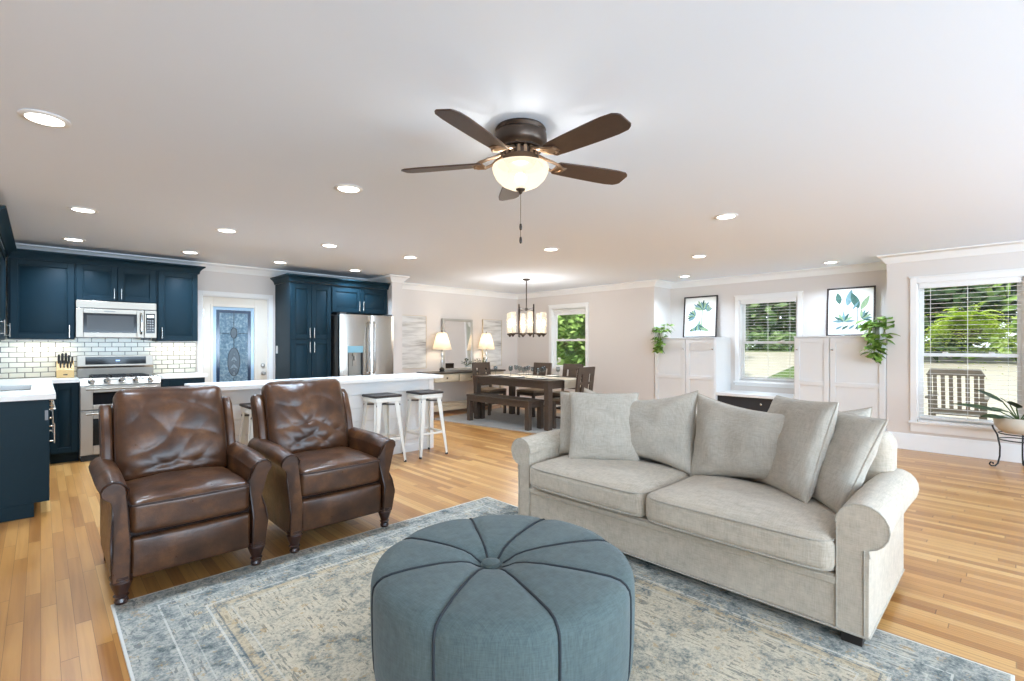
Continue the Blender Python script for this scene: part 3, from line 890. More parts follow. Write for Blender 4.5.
# pantry and fridge surround
PF = 7.235
t = thing('pantry_cabinet', 'tall dark blue four-door pantry cabinet right of the glazed door', 'cabinet', (2.572, PF, 0))
PD = YB - PF - .002
carcass(0, .60, PD, 0, 2.215, t, False)
for x0, x1, hx in ((.008, .297, .268), (.303, .592, .332)):
    panel_door(x0, x1, 1.392, 2.18, t, (hx, 1.405, 1.55)); panel_door(x0, x1, .12, 1.376, t, (hx, 1.19, 1.345))
t = thing('fridge_cabinet', 'dark blue two-door cabinet above the refrigerator', 'cabinet', (3.174, PF, 1.80))
carcass(0, .952, PD, 0, .415, t); panel_door(.012, .472, .01, .38, t, (.442, .04, .185)); panel_door(.48, .94, .01, .38, t, (.51, .04, .185))
t = thing('cabinet_crown', 'dark blue crown moulding above the pantry and refrigerator', 'moulding', (0, 0, 2.216))
g = G(); sweep(g, [(2.570, YB - .001), (2.570, PF - .022), (4.128, PF - .022), (4.128, 7.25)], CC, 0)
g.v = [(x, y, z) for x, y, z in g.v]; g.build('moulding', BLUE, t, smooth=50)
t = thing('light_switch', 'white light switch between the glazed door and the pantry', 'switch', (2.571, 7.76, 1.23))
G().box(-.008, -.001, -.035, .035, -.058, .058).build('plate', TRIM, t, bevel=.002); G().box(-.013, -.008, -.012, .012, -.03, .03).build('rocker', TRIM, t, bevel=.002)

# refrigerator
FF = 7.02
t = thing('refrigerator', 'stainless french-door refrigerator with a water dispenser', 'refrigerator', (3.215, FF, 0)); FW = .905
G().box(.012, FW - .012, .075, .76, .02, 1.76).build('body', mat('dark_grey_fridge_side', S(84, 84, 82), .4, .3), t, bevel=.004)


def bowed(x0, x1, z0, z1, bow=.016, hole=None):
    """fridge door: a slightly bowed front, optionally with a recess opening (xa, xb, za, zb)"""
    g = G()
    xs = sorted(set([x0 + (x1 - x0) * k / 10 for k in range(11)] + ([hole[0], hole[1]] if hole else [])))
    zs = sorted(set([z0, z1] + ([hole[2], hole[3]] if hole else [])))
    xc, hw = (x0 + x1) / 2, (x1 - x0) / 2
    fy = lambda x: -bow * (1 - ((x - xc) / hw) ** 2) - (.0 if abs(abs(x - xc) - hw) > .001 else -.004)
    for i in range(len(xs) - 1):
        for j in range(len(zs) - 1):
            a, b, c, d = xs[i], xs[i + 1], zs[j], zs[j + 1]
            back = .065
            front = lambda x: fy(x)
            if hole and a >= hole[0] - 1e-6 and b <= hole[1] + 1e-6 and c >= hole[2] - 1e-6 and d <= hole[3] + 1e-6:
                front = lambda x: .045
            g.add([(a, front(a), c), (b, front(b), c), (b, back, c), (a, back, c), (a, front(a), d), (b, front(b), d), (b, back, d), (a, back, d)],
                  [(3, 2, 1, 0), (4, 5, 6, 7), (0, 1, 5, 4), (1, 2, 6, 5), (2, 3, 7, 6), (3, 0, 4, 7)])
    return g


dl = bowed(0, .50, .72, 1.765, hole=(.125, .36, .83, 1.20)).build('left_door', STEELV, t, smooth=20)
dr_ = bowed(.505, FW, .72, 1.765).build('right_door', STEELV, t, smooth=20)
fz = bowed(0, FW, .07, .71).build('freezer_drawer', STEELV, t, smooth=20)
for d, x in ((dl, .455), (dr_, .545)):
    h = G(); h.tube([(x, -.005, .86), (x, -.05, .89), (x, -.062, 1.1), (x, -.066, 1.26), (x, -.062, 1.44), (x, -.05, 1.63), (x, -.005, 1.66)], .013, 10)
    h.build('handle', CHROME, d)
h = G(); h.tube([(.1, -.005, .64), (.12, -.055, .64), (.45, -.065, .64), (.78, -.055, .64), (.80, -.005, .64)], .013, 10); h.build('handle', CHROME, fz)
g = G(); g.box(.12, .365, -.018, -.006, 1.185, 1.285); g.build('dispenser_display', mat('pale_blue_display', S(130, 176, 192), .15), dl)
g = G(); g.box(.12, .132, -.016, .05, .83, 1.19); g.box(.353, .365, -.016, .05, .83, 1.19); g.build('dispenser_frame', BLACKP, dl)
g = G(); g.box(.132, .353, .036, .046, .83, 1.19); g.build('dispenser_recess', mat('grey_recess', S(150, 146, 138), .4, .5), dl)
g = G(); g.box(.205, .285, -.005, .04, 1.13, 1.18); g.cyl((.245, .01, 1.06), (.245, .01, 1.14), .018, n=12); g.box(.215, .275, .02, .035, .98, 1.08); g.box(.14, .345, -.01, .04, .83, .845)
g.build('dispenser_spout', STEEL, dl)
g = G()
for x in (.06, FW - .06): g.box(x - .05, x + .05, .02, .12, 1.766, 1.79)
g.build('hinge_cover', DSTEEL, t)

# island
IY = 5.14
t = thing('kitchen_island', 'long white shiplap kitchen island base in front of the stools', 'island', (0, 0, 0))
g = G(); n = 6; hb = .884 / n
g.box(1.12, 3.58, IY + .012, 5.52, 0, .884); g.build('carcass', WHITE, t)
g = G()
for k in range(n): g.box(1.125, 3.52, IY, IY + .012, k * hb + .003, (k + 1) * hb - .003)
g.build('shiplap', WHITE, t, bevel=.002)
g = G(); g.box(3.515, 3.585, IY - .008, IY + .05, 0, .884); g.box(3.58, 3.588, IY, 5.52, 0, .884); g.build('corner_board', WHITE, t, bevel=.002)
G().box(1.12, 3.515, IY - .012, IY, 0, .09).build('base_board', WHITE, t, bevel=.002)
t = thing('island_countertop', 'long white quartz counter running behind the two leather recliners', 'countertop', (0, 0, .886))
G().box(1.0, 3.625, 4.975, 5.60, 0, .04).build('slab', QUARTZ, t, bevel=.004)


# bar stools
def stool(label, x, y):
    t = thing('bar_stool', label, 'stool', (x, y, 0), 0, 'white metal bar stools at the island')
    hz, ft, tp = .725, .195, .135
    for sx in (-1, 1):
        for sy in (-1, 1):
            g = G()
            p, q = Vector((sx * tp, sy * tp, hz - .02)), Vector((sx * ft, sy * ft, .012))
            # folded sheet leg: an L section tapering to the foot
            w0, w1, th = .062, .026, .005
            for (ax, ay) in ((1, 0), (0, 1)):
                def corner(c, w):
                    a = Vector((c.x, c.y, c.z)); b = Vector((c.x - sx * w * ax, c.y - sy * w * ay, c.z))
                    nrm = Vector((-sx * th * ay, -sy * th * ax, 0))
                    return [a, b, b + nrm, a + nrm]
                g.hexa(corner(q, w1), corner(p, w0))
            l = g.build('leg', STOOLM, t)
            G().cyl((q.x - sx * .011, q.y - sy * .011, 0), (q.x - sx * .011, q.y - sy * .011, .022), .017, .014, 12).build('rubber_foot', BLACKP, l)
    g = G(); a = tp + .012
    g.box(-a, a, -a, a, hz - .012, hz)
    for s in (-1, 1):
        g.box(-a, a, s * a - .004, s * a + .004, hz - .05, hz); g.box(s * a - .004, s * a + .004, -a, a, hz - .05, hz)
    g.build('seat_frame', STOOLM, t, bevel=.004)
    G().box(-.16, .16, -.16, .16, hz, hz + .026).build('wooden_seat', SEATW, t, bevel=.007)
    g = G(); f = ft - (ft - tp) * (.27 / hz) - .012
    for s in (-1, 1): g.box(-f, f, s * f - .009, s * f + .009, .255, .279); g.box(s * f - .009, s * f + .009, -f, f, .255, .279)
    g.build('footrest', STOOLM, t, bevel=.003)
    g = G(); f = tp + .01
    g.bar((-f, -f, hz - .085), (f, f, hz - .085), .006, .018); g.bar((-f, f, hz - .085), (f, -f, hz - .085), .006, .018)
    g.build('cross_brace', DSTEEL, t)
    return t


st = stool('white metal bar stool with dark wood seat nearest the open end of the island', 3.30, 4.905)
s2 = dup(st, (2.735, 4.91, 0), .0, 'white metal bar stool just right of the right-hand recliner, second from the island end')
s3 = dup(st, (1.50, 4.91, 0), .0, 'white metal bar stool half hidden between the two leather recliners')


# ------------------------------------------------------------------ soft things
def nz(p, s, seed=0): return mnoise.noise(Vector((p[0] * s + seed, p[1] * s - seed * .7, p[2] * s + 3.1 * seed)))


def recliner(label, x, y, rz, seed):
    """leather recliner, front is -y, origin on the floor between the front legs"""
    t = thing('leather_recliner', label, 'armchair', (x, y, 0), rz, 'brown leather recliners')
    # arms: scrolled outline in x-z pushed back along y
    def outline(sx):
        pts = []
        rc, zc, rr = .343, .584, .060
        pts.append((.284, .125)); pts.append((.284, .30)); pts.append((.284, .50)); pts.append((.284, zc))
        for k in range(9): a = PI - PI * 1.3 * k / 8; pts.append((rc + rr * math.cos(a), zc + rr * math.sin(a)))
        pts += [(.352, .515), (.342, .49), (.340, .45), (.346, .40), (.354, .34), (.356, .27), (.352, .19), (.348, .125)]
        return [(sx * a, b) for a, b in pts]
    for sx in (-1, 1):
        o = outline(sx); n = len(o); g = G()
        def fy(z):                                  # the front edge sweeps in under the roll and out again to the leg
            k = max(0, min(1, (z - .125) / .52))
            return -.062 + .085 * math.exp(-((k - .66) / .2) ** 2) + .02 * max(0, k - .7) - .03 * math.exp(-((k - .3) / .16) ** 2) + .02 * max(0, .2 - k)
        ys = [0, .012, .03, .08, .16, .26, .38, .50, .62]
        vs = []
        for j, yy in enumerate(ys):
            for (ax, az) in o:
                s = (1 - min(1, yy / .30)) ** 1.4
                ins = .012 if j == 0 else 0
                cx = sx * .345
                xx = ax + (cx - ax) * (ins * 6 * .3); zz = az + (0.0 if az < .2 else -.006 if j == 0 else 0)
                # arm top dips slightly towards the back, lower outside is flatter behind
                if yy > .1:
                    fl = min(1, (yy - .1) / .2)
                    if az < .5 and abs(ax) > .3: xx = ax * (1 - fl) + fl * sx * (.348)
                if az > .5:
                    q = (1 - min(1, yy / .2)) ** 1.3; rx, rz_ = sx * .343, .584
                    if abs(xx) > .2841: xx = rx + (xx - rx) * (1 - .2 * q)
                    zz = rz_ + (zz - rz_) * (1 - .2 * q) - .012 * q
                vs.append((xx, yy + fy(az) * s, zz))
        fs = []
        for j in range(len(ys) - 1):
            for i in range(n): fs.append((j * n + i, j * n + (i + 1) % n, (j + 1) * n + (i + 1) % n, (j + 1) * n + i))
        fs.append(tuple(range(n))); fs.append(tuple((len(ys) - 1) * n + i for i in range(n)))
        g.add(vs, fs)
        a = g.build('arm', LEATHER, t, smooth=50)
        g = G(); pts = [Vector(vs[n + i]) + Vector((0, -.006, 0)) for i in range(n)]
        g.tube(pts, .005, 6); g.build('arm_piping', LSEAM, a)
    # seat cushion: soft box with a crowned top
    def seat(p):
        q = Vector(p); k = (1 - min(1, abs(q.x) / .29) ** 3) * (1 - min(1, abs(q.y) / .29) ** 4)
        if q.z > 0: q.z += .035 * k + .006 * nz(q, 9, seed)
        if q.y < -.2: q.y -= .018 * (1 - (q.x / .3) ** 2)
        return q
    G().rbox(.279, .285, .082, .032, 12, seat, c=(0, .255, .418)).build('seat_cushion', LEATHER, t, smooth=180)
    g = G(); pp = []
    for k in range(13):
        xx = -.27 + .54 * k / 12; pp.append((xx, -.036 - .018 * (1 - (xx / .3) ** 2), .487))
    pp = [(-.275, .35, .487), (-.275, .1, .487), (-.277, -.01, .487)] + pp + [(.277, -.01, .487), (.275, .1, .487), (.275, .35, .487)]
    g.tube(pp, .0055, 6); g.build('seat_piping', LSEAM, t)
    # footrest panel with the dark gap above
    def foot(p):
        q = Vector(p)
        if q.y < 0: q.y -= .014 * (1 - (q.x / .28) ** 2) * (1 - (q.z / .11) ** 2)
        return q
    G().rbox(.279, .03, .102, .02, 8, foot, c=(0, -.012, .222)).build('footrest', LEATHER, t, smooth=180)
    G().box(-.285, .285, .02, .70, .15, .345).build('base', LSEAM, t)
    # back: reclined about 17 degrees
    tilt = math.radians(-17); Mb = Matrix.Translation((0, .50, .46)) @ Matrix.Rotation(tilt, 4, 'X')
    def back(p):
        q = Vector(p); u, v = q.x / .30, q.z / .30
        if q.y < 0:
            k = max(0, 1 - abs(u) ** 3) * max(0, 1 - abs(v) ** 4)
            q.y -= .05 * k
            # creases: long soft folds fanning out from the lower middle, ripples across the top
            w = 1.3 * abs(math.sin(5.5 * v + 2.0 * abs(u) + 2.6 * nz(q, 3, seed))) ** .6 + .8 * abs(math.sin(6.5 * (abs(u + .1) - v * .8) + 3 * nz(q, 2.5, seed + 4))) ** .6 - 1.0
            q.y -= .0085 * w * k * (1.1 - .4 * v) + .008 * nz(q, 7, seed + 2) * k
        q.x *= 1 - .03 * (v if v > 0 else 0)
        return q
    G().rbox(.293, .075, .285, .05, 44, back, M=Mb, c=(0, .02, .305)).build('back_cushion', LEATHER, t, smooth=180)
    g = G(); pts = []
    for k in range(60):
        a = 2 * PI * k / 60; c_, s_ = math.cos(a), math.sin(a); e = .22
        px = .287 * math.copysign(abs(c_) ** e, c_); pz = .28 * math.copysign(abs(s_) ** e, s_)
        px *= 1 - .03 * max(0, pz / .3); pts.append((px, -.03, .305 + pz))
    g.tube(pts, .005, 6, True, M=Mb); g.build('back_piping', LSEAM, t)
    # outer back shell with wings either side
    def shell(p):
        q = Vector(p); return q
    Ms = Matrix.Translation((0, .50, .46)) @ Matrix.Rotation(tilt, 4, 'X')
    g = G()
    g.prism([(-.34, -.20), (.34, -.20), (.345, .20), (.338, .48), (.322, .525), (-.322, .525), (-.338, .48), (-.345, .20)], .085, .145, 'y', M=Ms)
    g.build('back_shell', LEATHER, t, bevel=.02, seg=3)
    for sx in (-1, 1):
        g = G(); o = [(-.035, -.05), (.10, -.20), (.125, .50), (.09, .515), (.035, .50), (.0, .40), (-.03, .2)]
        o = [(-.02, .0), (.10, -.18), (.12, .50), (.085, .525), (.03, .515), (-.012, .46), (-.03, .30)]
        g.prism(o, sx * .295, sx * .35, 'x', M=Ms)
        w = g.build('back_wing', LEATHER, t, bevel=.018, seg=3)
    # outside body between arm and back
    g = G()
    for sx in (-1, 1): g.box(sx * .30, sx * .346, .40, .70, .14, .56)
    g.box(-.345, .345, .62, .70, .14, .56)
    g.build('body', LEATHER, t, bevel=.015)
    prof = [(.001, 0), (.026, 0), (.031, .012), (.026, .028), (.034, .04), (.026, .048), (.041, .088), (.047, .108), (.040, .120), (.048, .126), (.048, .14), (.001, .14)]
    for lx, ly in ((-.312, -.02), (.312, -.02)): G().lathe(prof, 18, (lx, ly, .009)).build('turned_leg', MAHOG, t)
    for lx in (-.31, .31): G().bar((lx, .70, 0), (lx, .66, .16), .035, .035, .045, .045).build('back_leg', MAHOG, t, bevel=.004)
    G().box(-.24, .24, .14, .60, .065, .15).build('cover_shade_box', BLACK, t)  # stands for the mechanism cover; its black also paints shade under the chair
    G().tube([(-.27, .05, .155), (-.1, .08, .10), (.1, .08, .10), (.27, .05, .155)], .008, 6).build('recliner_mechanism', BLACK, t)
    return t


recliner('brown leather recliner on the left, at the rug corner in front of the range', .603, 3.135, .0, 1)
recliner('brown leather recliner on the right, in front of the island stools', 1.452, 3.15, -.0, 6)


# ------------------------------------------------------------------ sofa (front is -y before turning)
SC = (2.50, 1.4725)
sofa = thing('sofa', 'greige linen rolled-arm sofa with two seat cushions, facing the ottoman', 'sofa', (SC[0], SC[1], 0), -PI / 2)
INN = .93
def rollarm(sx):
    o = []
    rc, zc, rr = 1.020, .527, .096
    o += [(INN, .065), (INN, .30), (INN, zc)]
    for k in range(15): a = PI - PI * 1.42 * k / 14; o.append((rc + rr * math.cos(a), zc + rr * math.sin(a)))
    o += [(1.048, .40), (1.046, .25), (1.046, .065)]
    return [(sx * a, b) for a, b in o]
for sx in (-1, 1):
    o = rollarm(sx); n = len(o); vs = []; ys = [0, .006, .02, .1, .25, .4, .55, .7, .82, .9, .93]
    cx, cz = sx * 1.0, .45
    for j, yy in enumerate(ys):
        k = {0: .975, 1: .993, 9: .985, 10: .95}.get(j, 1.0)
        for ax, az in o:
            rise = .015 * math.sin(PI * min(1, yy / .8)) if az > .45 else 0
            vs.append((cx + (ax - cx) * k, yy, (cz + (az - cz) * k if az > .2 else az) + rise))
    fs = []
    for j in range(len(ys) - 1):
        for i in range(n): fs.append((j * n + i, j * n + (i + 1) % n, (j + 1) * n + (i + 1) % n, (j + 1) * n + i))
    fs.append(tuple(range(n))); fs.append(tuple((len(ys) - 1) * n + i for i in range(n)))
    a = G().add(vs, fs).build('rolled_arm', SOFA, sofa, smooth=50)
    g = G(); rim = [Vector(vs[n + i]) for i in range(n)]
    g.tube([p + Vector((0, -.003, 0)) for p in rim[2:n - 2]], .0045, 6)
    g.tube([(sx * 1.030, -.003, .43), (sx * 1.030, -.003, .07)], .003, 6); g.tube([(sx * INN, -.003, .53), (sx * INN, -.003, .07)], .003, 6)
    g.build('arm_piping', SPIPE, a)
def rail(p):
    q = Vector(p)
    return q
G().rbox(INN + .004, .42, .118, .012, 10, c=(0, .425, .178)).build('base', SOFA, sofa, smooth=60)
g = G(); g.box(-INN, INN, -.004, .02, .250, .285); g.build('front_band', SOFA, sofa, bevel=.006)
g = G(); g.tube([(-1.045, -.002, .064), (1.045, -.002, .064)], .005, 6); g.tube([(1.046, 0, .064), (1.046, .92, .064)], .005, 6); g.build('hem_welt', SPIPE, sofa)
def backf(p):
    q = Vector(p)
    if q.z > .1: q.y += .04 * (q.z - .1) / .3
    return q
G().rbox(1.02, .11, .375, .07, 10, backf, c=(0, .83, .445)).build('back_frame', SOFA, sofa, smooth=60)
for sx, x0, x1, yf, sd in ((-1, -.925, -.004, -.028, 3), (1, .004, .925, -.045, 8)):
    hw = (x1 - x0) / 2; xc = (x0 + x1) / 2
    def cush(p):
        q = Vector(p); k = max(0, 1 - abs(q.x / hw) ** 4) * max(0, 1 - abs(q.y / .34) ** 4)
        if q.z > 0: q.z += .040 * k + .008 * nz(q, 4, sd)
        else: q.z += .012 * k
        e = max(0, 1 - abs(q.x / hw) ** 6)
        if q.y < -.25: q.y -= .02 * e + .008 * nz(q, 5, sd)
        return q
    yc = yf + .345
    c = G().rbox(hw, .345, .078, .045, 14, cush, c=(xc, yc, .378)).build('seat_cushion', SOFA, sofa, smooth=180)
    g = G()
    for dz, kz in ((.062, 1), (-.062, -1)):
        pts = []
        for k in range(72):
            a = 2 * PI * (k + .5) / 72; cc, ss = math.cos(a), math.sin(a); e = .16
            px = (hw - .006) * math.copysign(abs(cc) ** e, cc); py = (.345 - .006) * math.copysign(abs(ss) ** e, ss)
            q = cush((px, py, dz)); fx = Vector((q.x, q.y, 0))
            zz = dz
            pts.append((xc + px * 1.008, yc + (q.y) * 1.008, .378 + zz + (.002 if kz > 0 else 0)))
        g.tube(pts, .005, 6, True)
    g.build('cushion_piping', SPIPE, c)


def pillow_geo(w, h, t, sag=.03, ear=.05, seed=0, wr=.012, n=30, pw=.42):
    """loose cushion in local x (width) and z (height), thickness along y; returns (body, piping)"""
    def edge(u, v):
        x = w / 2 * u * (1 - sag / w * 2 * (1 - v * v) * abs(u) ** 2) + 0
        z = h / 2 * v * (1 - ear / h * 2 * (1 - u * u) * abs(v) ** 2)
        return x, z
    def side(s):
        def f(a, b):
            u = math.sin((a - .5) * PI); v = math.sin((b - .5) * PI)
            x, z = edge(u, v)
            k = (max(0, 1 - u ** 2) ** pw) * (max(0, 1 - v ** 2) ** pw)
            y = s * t / 2 * k
            fold = nz((x, z, s), 7, seed) * wr * min(1, 2.2 * k) + .5 * wr * nz((x, z, s), 16, seed + 5) * min(1, 2.2 * k)
            return (x, y + s * fold, z)
        return f
    g = G().grid(side(1), n, n); g.grid(side(-1), n, n)
    pp = []
    m = 24
    for k in range(m): pp.append(edge(-1 + 2 * k / m, -1))
    for k in range(m): pp.append(edge(1, -1 + 2 * k / m))
    for k in range(m): pp.append(edge(1 - 2 * k / m, 1))
    for k in range(m): pp.append(edge(-1, 1 - 2 * k / m))
    p = G().tube([(x, 0, z) for x, z in pp], .005, 6, True)
    return g, p


def weld(o):
    bm = bmesh.new(); bm.from_mesh(o.data); bmesh.ops.remove_doubles(bm, verts=bm.verts, dist=1e-4); bmesh.ops.recalc_face_normals(bm, faces=bm.faces)
    bm.to_mesh(o.data); bm.free(); o.data.polygons.foreach_set('use_smooth', [True] * len(o.data.polygons))


# loose back cushions belong to the sofa
for xc, sd, rl in ((-.462, 2, -2.5), (.470, 9, 0.5)):
    Mc = Matrix.Translation((xc, .60, .70)) @ Matrix.Rotation(math.radians(rl), 4, 'Y') @ Matrix.Rotation(math.radians(-12), 4, 'X')
    b, p = pillow_geo(.95, .56, .27, .02, .085, sd, .02)
    b.v = [tuple(Mc @ Vector(q)) for q in b.v]; p.v = [tuple(Mc @ Vector(q)) for q in p.v]
    o = b.build('back_cushion', PILL, sofa, smooth=180); weld(o)
    p.build('cushion_piping', SPIPE, o)
for lx, ly in ((-.98, .06), (.98, .06), (-.98, .86), (.98, .86)):
    G().bar((lx, ly, 0.008), (lx, ly, .07), .075, .075, .085, .085).build('block_foot', mat('black_block_foot', S(36, 30, 27), .5) if 'black_block_foot' not in bpy.data.materials else bpy.data.materials['black_block_foot'], sofa)


def throw(label, loc, yaw, lean, roll, w, th, seed):
    """throw pillow; loc = middle of its bottom edge, yaw turns its face (-y at 0), lean tips the top back"""
    t = thing('throw_pillow', label, 'pillow', (0, 0, 0), 0, 'square throw pillows on the sofa')
    b, p = pillow_geo(w, w, th, .012, .012, seed, .012, 30, .36)
    Mc = Matrix.Translation((0, 0, w / 2))
    for q in (b, p): q.v = [tuple(Mc @ Vector(v)) for v in q.v]
    o = b.build('pillow_cover', PILL, t, smooth=180); weld(o); p.build('piping', SPIPE, t)
    t.matrix_world = Matrix.Translation(loc) @ Matrix.Rotation(yaw, 4, 'Z') @ Matrix.Rotation(roll, 4, 'Y') @ Matrix.Rotation(lean, 4, 'X')
    return t


throw('grey linen throw pillow at the front left of the sofa, nearest the left arm seam', (2.868, 2.03, .475), math.radians(-55), math.radians(-13), 0, .49, .17, 3)
throw('grey linen throw pillow tucked behind the front left one against the left arm', (2.95, 2.21, .475), math.radians(-57), math.radians(-17), 0, .475, .16, 5)
throw('grey linen throw pillow tilted in front on the right side of the sofa', (3.0, .945, .475), math.radians(-132), math.radians(-19), math.radians(-2), .545, .18, 7)
throw('grey linen throw pillow wedged against the right rolled arm of the sofa', (2.965, .76, .475), math.radians(-136), math.radians(-25), math.radians(0), .51, .17, 11)

# ------------------------------------------------------------------ ottoman
OC = (1.358, 1.455)
t = thing('ottoman', 'large round slate blue ottoman with piped seams and a centre button', 'ottoman', (OC[0], OC[1], 0))
NS, PH = 8, math.radians(-113)
PR = [(.47, .03), (.507, .05), (.516, .10), (.521, .20), (.523, .32), (.522, .375), (.518, .402), (.506, .424), (.486, .438), (.452, .446), (.38, .451), (.30, .452), (.21, .450), (.14, .442), (.10, .430), (.072, .413), (.05, .402), (.001, .396)]
def osurf(i, a, push=0):
    r, z = PR[i]
    k = abs(math.sin((a - PH) * NS / 2))            # 0 on a seam, 1 mid panel
    dip = (1 - k) ** 3
    r2 = r - (.010 * dip if r > .3 else .0) + push * (1 if i < 8 else 0)
    z2 = z - (.009 * dip * min(1, r / .15) if i >= 7 else 0) - (.004 * dip if i == 6 else 0)
    w = max(0, 1 - r / .46) ** .8                    # the tufted middle sits a little off centre
    return (r2 * math.cos(a) - .036 * w, r2 * math.sin(a) + .035 * w, z2)
n = 160; vs = [osurf(i, PH + 2 * PI * j / n) for i in range(len(PR)) for j in range(n)]
fs = [(i * n + j, i * n + (j + 1) % n, (i + 1) * n + (j + 1) % n, (i + 1) * n + j) for i in range(len(PR) - 1) for j in range(n)]
fs.append(tuple(range(n)))
G().add(vs, fs).build('upholstery', OTTO, t, smooth=180)
for k in range(NS):
    a = PH + 2 * PI * k / NS
    pts = []
    for i in range(1, len(PR) - 1):
        p = osurf(i, a); pts.append((p[0] * 1.003, p[1] * 1.003, p[2] + .002))
    G().tube(pts, .0052, 8).build('seam_piping', OPIPE, t)
G().lathe([(.001, 0), (.036, 0), (.042, .008), (.036, .018), (.02, .024), (.001, .026)], 24, (-.035, .034, .398)).build('button', OTTO, t)
for k in range(4):
    a = PI / 4 + k * PI / 2
    G().cyl((.36 * math.cos(a), .36 * math.sin(a), .008), (.36 * math.cos(a), .36 * math.sin(a), .04), .025).build('foot', BLACKP, t)

# ------------------------------------------------------------------ rugs
t = thing('area_rug', 'large distressed blue grey and beige rug under the sofa and ottoman', 'rug', (1.495, 1.565, 0))
g = G(); g.box(-1.245, 1.245, -1.565, 1.565, .0005, .008); g.build('pile', RUGM, t, bevel=.003)


# ------------------------------------------------------------------ dining area
DRUG = linen('beige_flat_rug', S(150, 142, 132), .16)
t = thing('dining_rug', 'pale beige rug under the dining table and bench', 'rug', (6.07, 5.86, 0), math.radians(8))
G().box(-.98, .98, -1.40, 1.40, .0005, .008).build('pile', DRUG, t)
TZ = .762
t = thing('dining_table', 'dark weathered wood dining table set with glassware', 'table', (5.93, 5.73, 0))
TX, TY = .475, .88
g = G()
for k in range(6): a = -TX + 2 * TX * k / 6; g.box(a + .0008, a + 2 * TX / 6 - .0008, -TY, TY, TZ - .035, TZ)
g.build('tabletop', TOPW, t, bevel=.002)
g = G()
for s in (-1, 1): g.box(s * (TX - .02), s * (TX - .05), -TY + .02, TY - .02, TZ - .13, TZ - .035); g.box(-TX + .02, TX - .02, s * (TY - .02), s * (TY - .05), TZ - .13, TZ - .035)
g.build('apron', DKWOOD, t, bevel=.003)
for sx in (-1, 1):
    for sy in (-1, 1):
        x, y = sx * (TX - .05), sy * (TY - .05)
        G().bar((x, y, .009), (x, y, TZ - .035), .09, .09, .095, .095).build('leg', DKWOOD, t, bevel=.004)
t = thing('dining_bench', 'long dark wooden bench on the near side of the dining table', 'bench', (5.44, 5.82, 0))
BX, BY, BZ = .18, .74, .455
g = G()
for k in range(3): a = -BX + 2 * BX * k / 3; g.box(a + .0008, a + 2 * BX / 3 - .0008, -BY, BY, BZ - .035, BZ)
g.build('seat', TOPW, t, bevel=.003)
g = G()
for s in (-1, 1): g.box(s * (BX - .012), s * (BX - .04), -BY + .02, BY - .02, BZ - .11, BZ - .035); g.box(-BX + .02, BX - .02, s * (BY - .02), s * (BY - .05), BZ - .11, BZ - .035)
g.build('apron', DKWOOD, t, bevel=.003)
for sx in (-1, 1):
    for sy in (-1, 1): G().bar((sx * (BX - .045), sy * (BY - .045), .009), (sx * (BX - .045), sy * (BY - .045), BZ - .035), .078, .078).build('leg', DKWOOD, t, bevel=.004)


def dining_chair(label, x, y, rz):
    """mission chair with a wide centre slat; front is -y"""
    t = thing('dining_chair', label, 'chair', (x, y, 0), rz, 'dark slat-back dining chairs')
    for s in (-1, 1):
        G().bar((s * .195, -.20, .009), (s * .195, -.20, .44), .045, .045).build('front_leg', DKWOOD, t, bevel=.003)
        g = G(); g.bar((s * .195, .22, .009), (s * .195, .20, .45), .045, .045); g.bar((s * .195, .20, .45), (s * .195, .265, .965), .045, .035)
        g.build('back_post', DKWOOD, t, bevel=.003)
    G().rbox(.225, .225, .022, .012, 4, c=(0, 0, .457)).build('seat', mat('worn_brown_seat', S(124, 104, 82), .6) if 'worn_brown_seat' not in bpy.data.materials else bpy.data.materials['worn_brown_seat'], t, smooth=60)
    def by(z): return .20 + (z - .45) * .126
    for z0, z1 in ((.86, .965), (.52, .58), (.70, .74)):
        g = G(); g.hexa([(-.175, by(z0) - .012, z0), (.175, by(z0) - .012, z0), (.175, by(z0) + .014, z0), (-.175, by(z0) + .014, z0)],
                        [(-.175, by(z1) - .012, z1), (.175, by(z1) - .012, z1), (.175, by(z1) + .014, z1), (-.175, by(z1) + .014, z1)])
        g.build('back_rail', DKWOOD, t, bevel=.002)
    for x0, x1 in ((-.085, .085), (-.18, -.135), (.135, .18)):
        g = G(); z0, z1 = .57, .87
        g.hexa([(x0, by(z0) - .01, z0), (x1, by(z0) - .01, z0), (x1, by(z0) + .01, z0), (x0, by(z0) + .01, z0)], [(x0, by(z1) - .01, z1), (x1, by(z1) - .01, z1), (x1, by(z1) + .01, z1), (x0, by(z1) + .01, z1)])
        g.build('back_slat', DKWOOD, t)
    g = G()
    for s in (-1, 1): g.box(s * .195 - .012, s * .195 + .012, -.19, .20, .17, .20); g.box(s * .195 - .014, s * .195 + .014, -.19, .19, .38, .435)
    g.box(-.19, .19, -.012, .012, .17, .20); g.box(-.19, .19, -.214, -.19, .38, .435); g.box(-.19, .19, .19, .212, .38, .435)
    g.build('seat_frame', DKWOOD, t, bevel=.002)
    return t


c = dining_chair('dark slat-back dining chair at the far head of the table, by the console', 6.12, 6.92, 0.0)
dup(c, (6.55, 6.20, 0), -PI / 2, 'dark slat-back dining chair on the window side, far one, below the chandelier')
dup(c, (6.55, 5.47, 0), -PI / 2, 'dark slat-back dining chair in front of the dining window')
dup(c, (5.93, 4.78, 0), PI + .06, 'dark slat-back dining chair at the near end of the table, above the sofa arm')

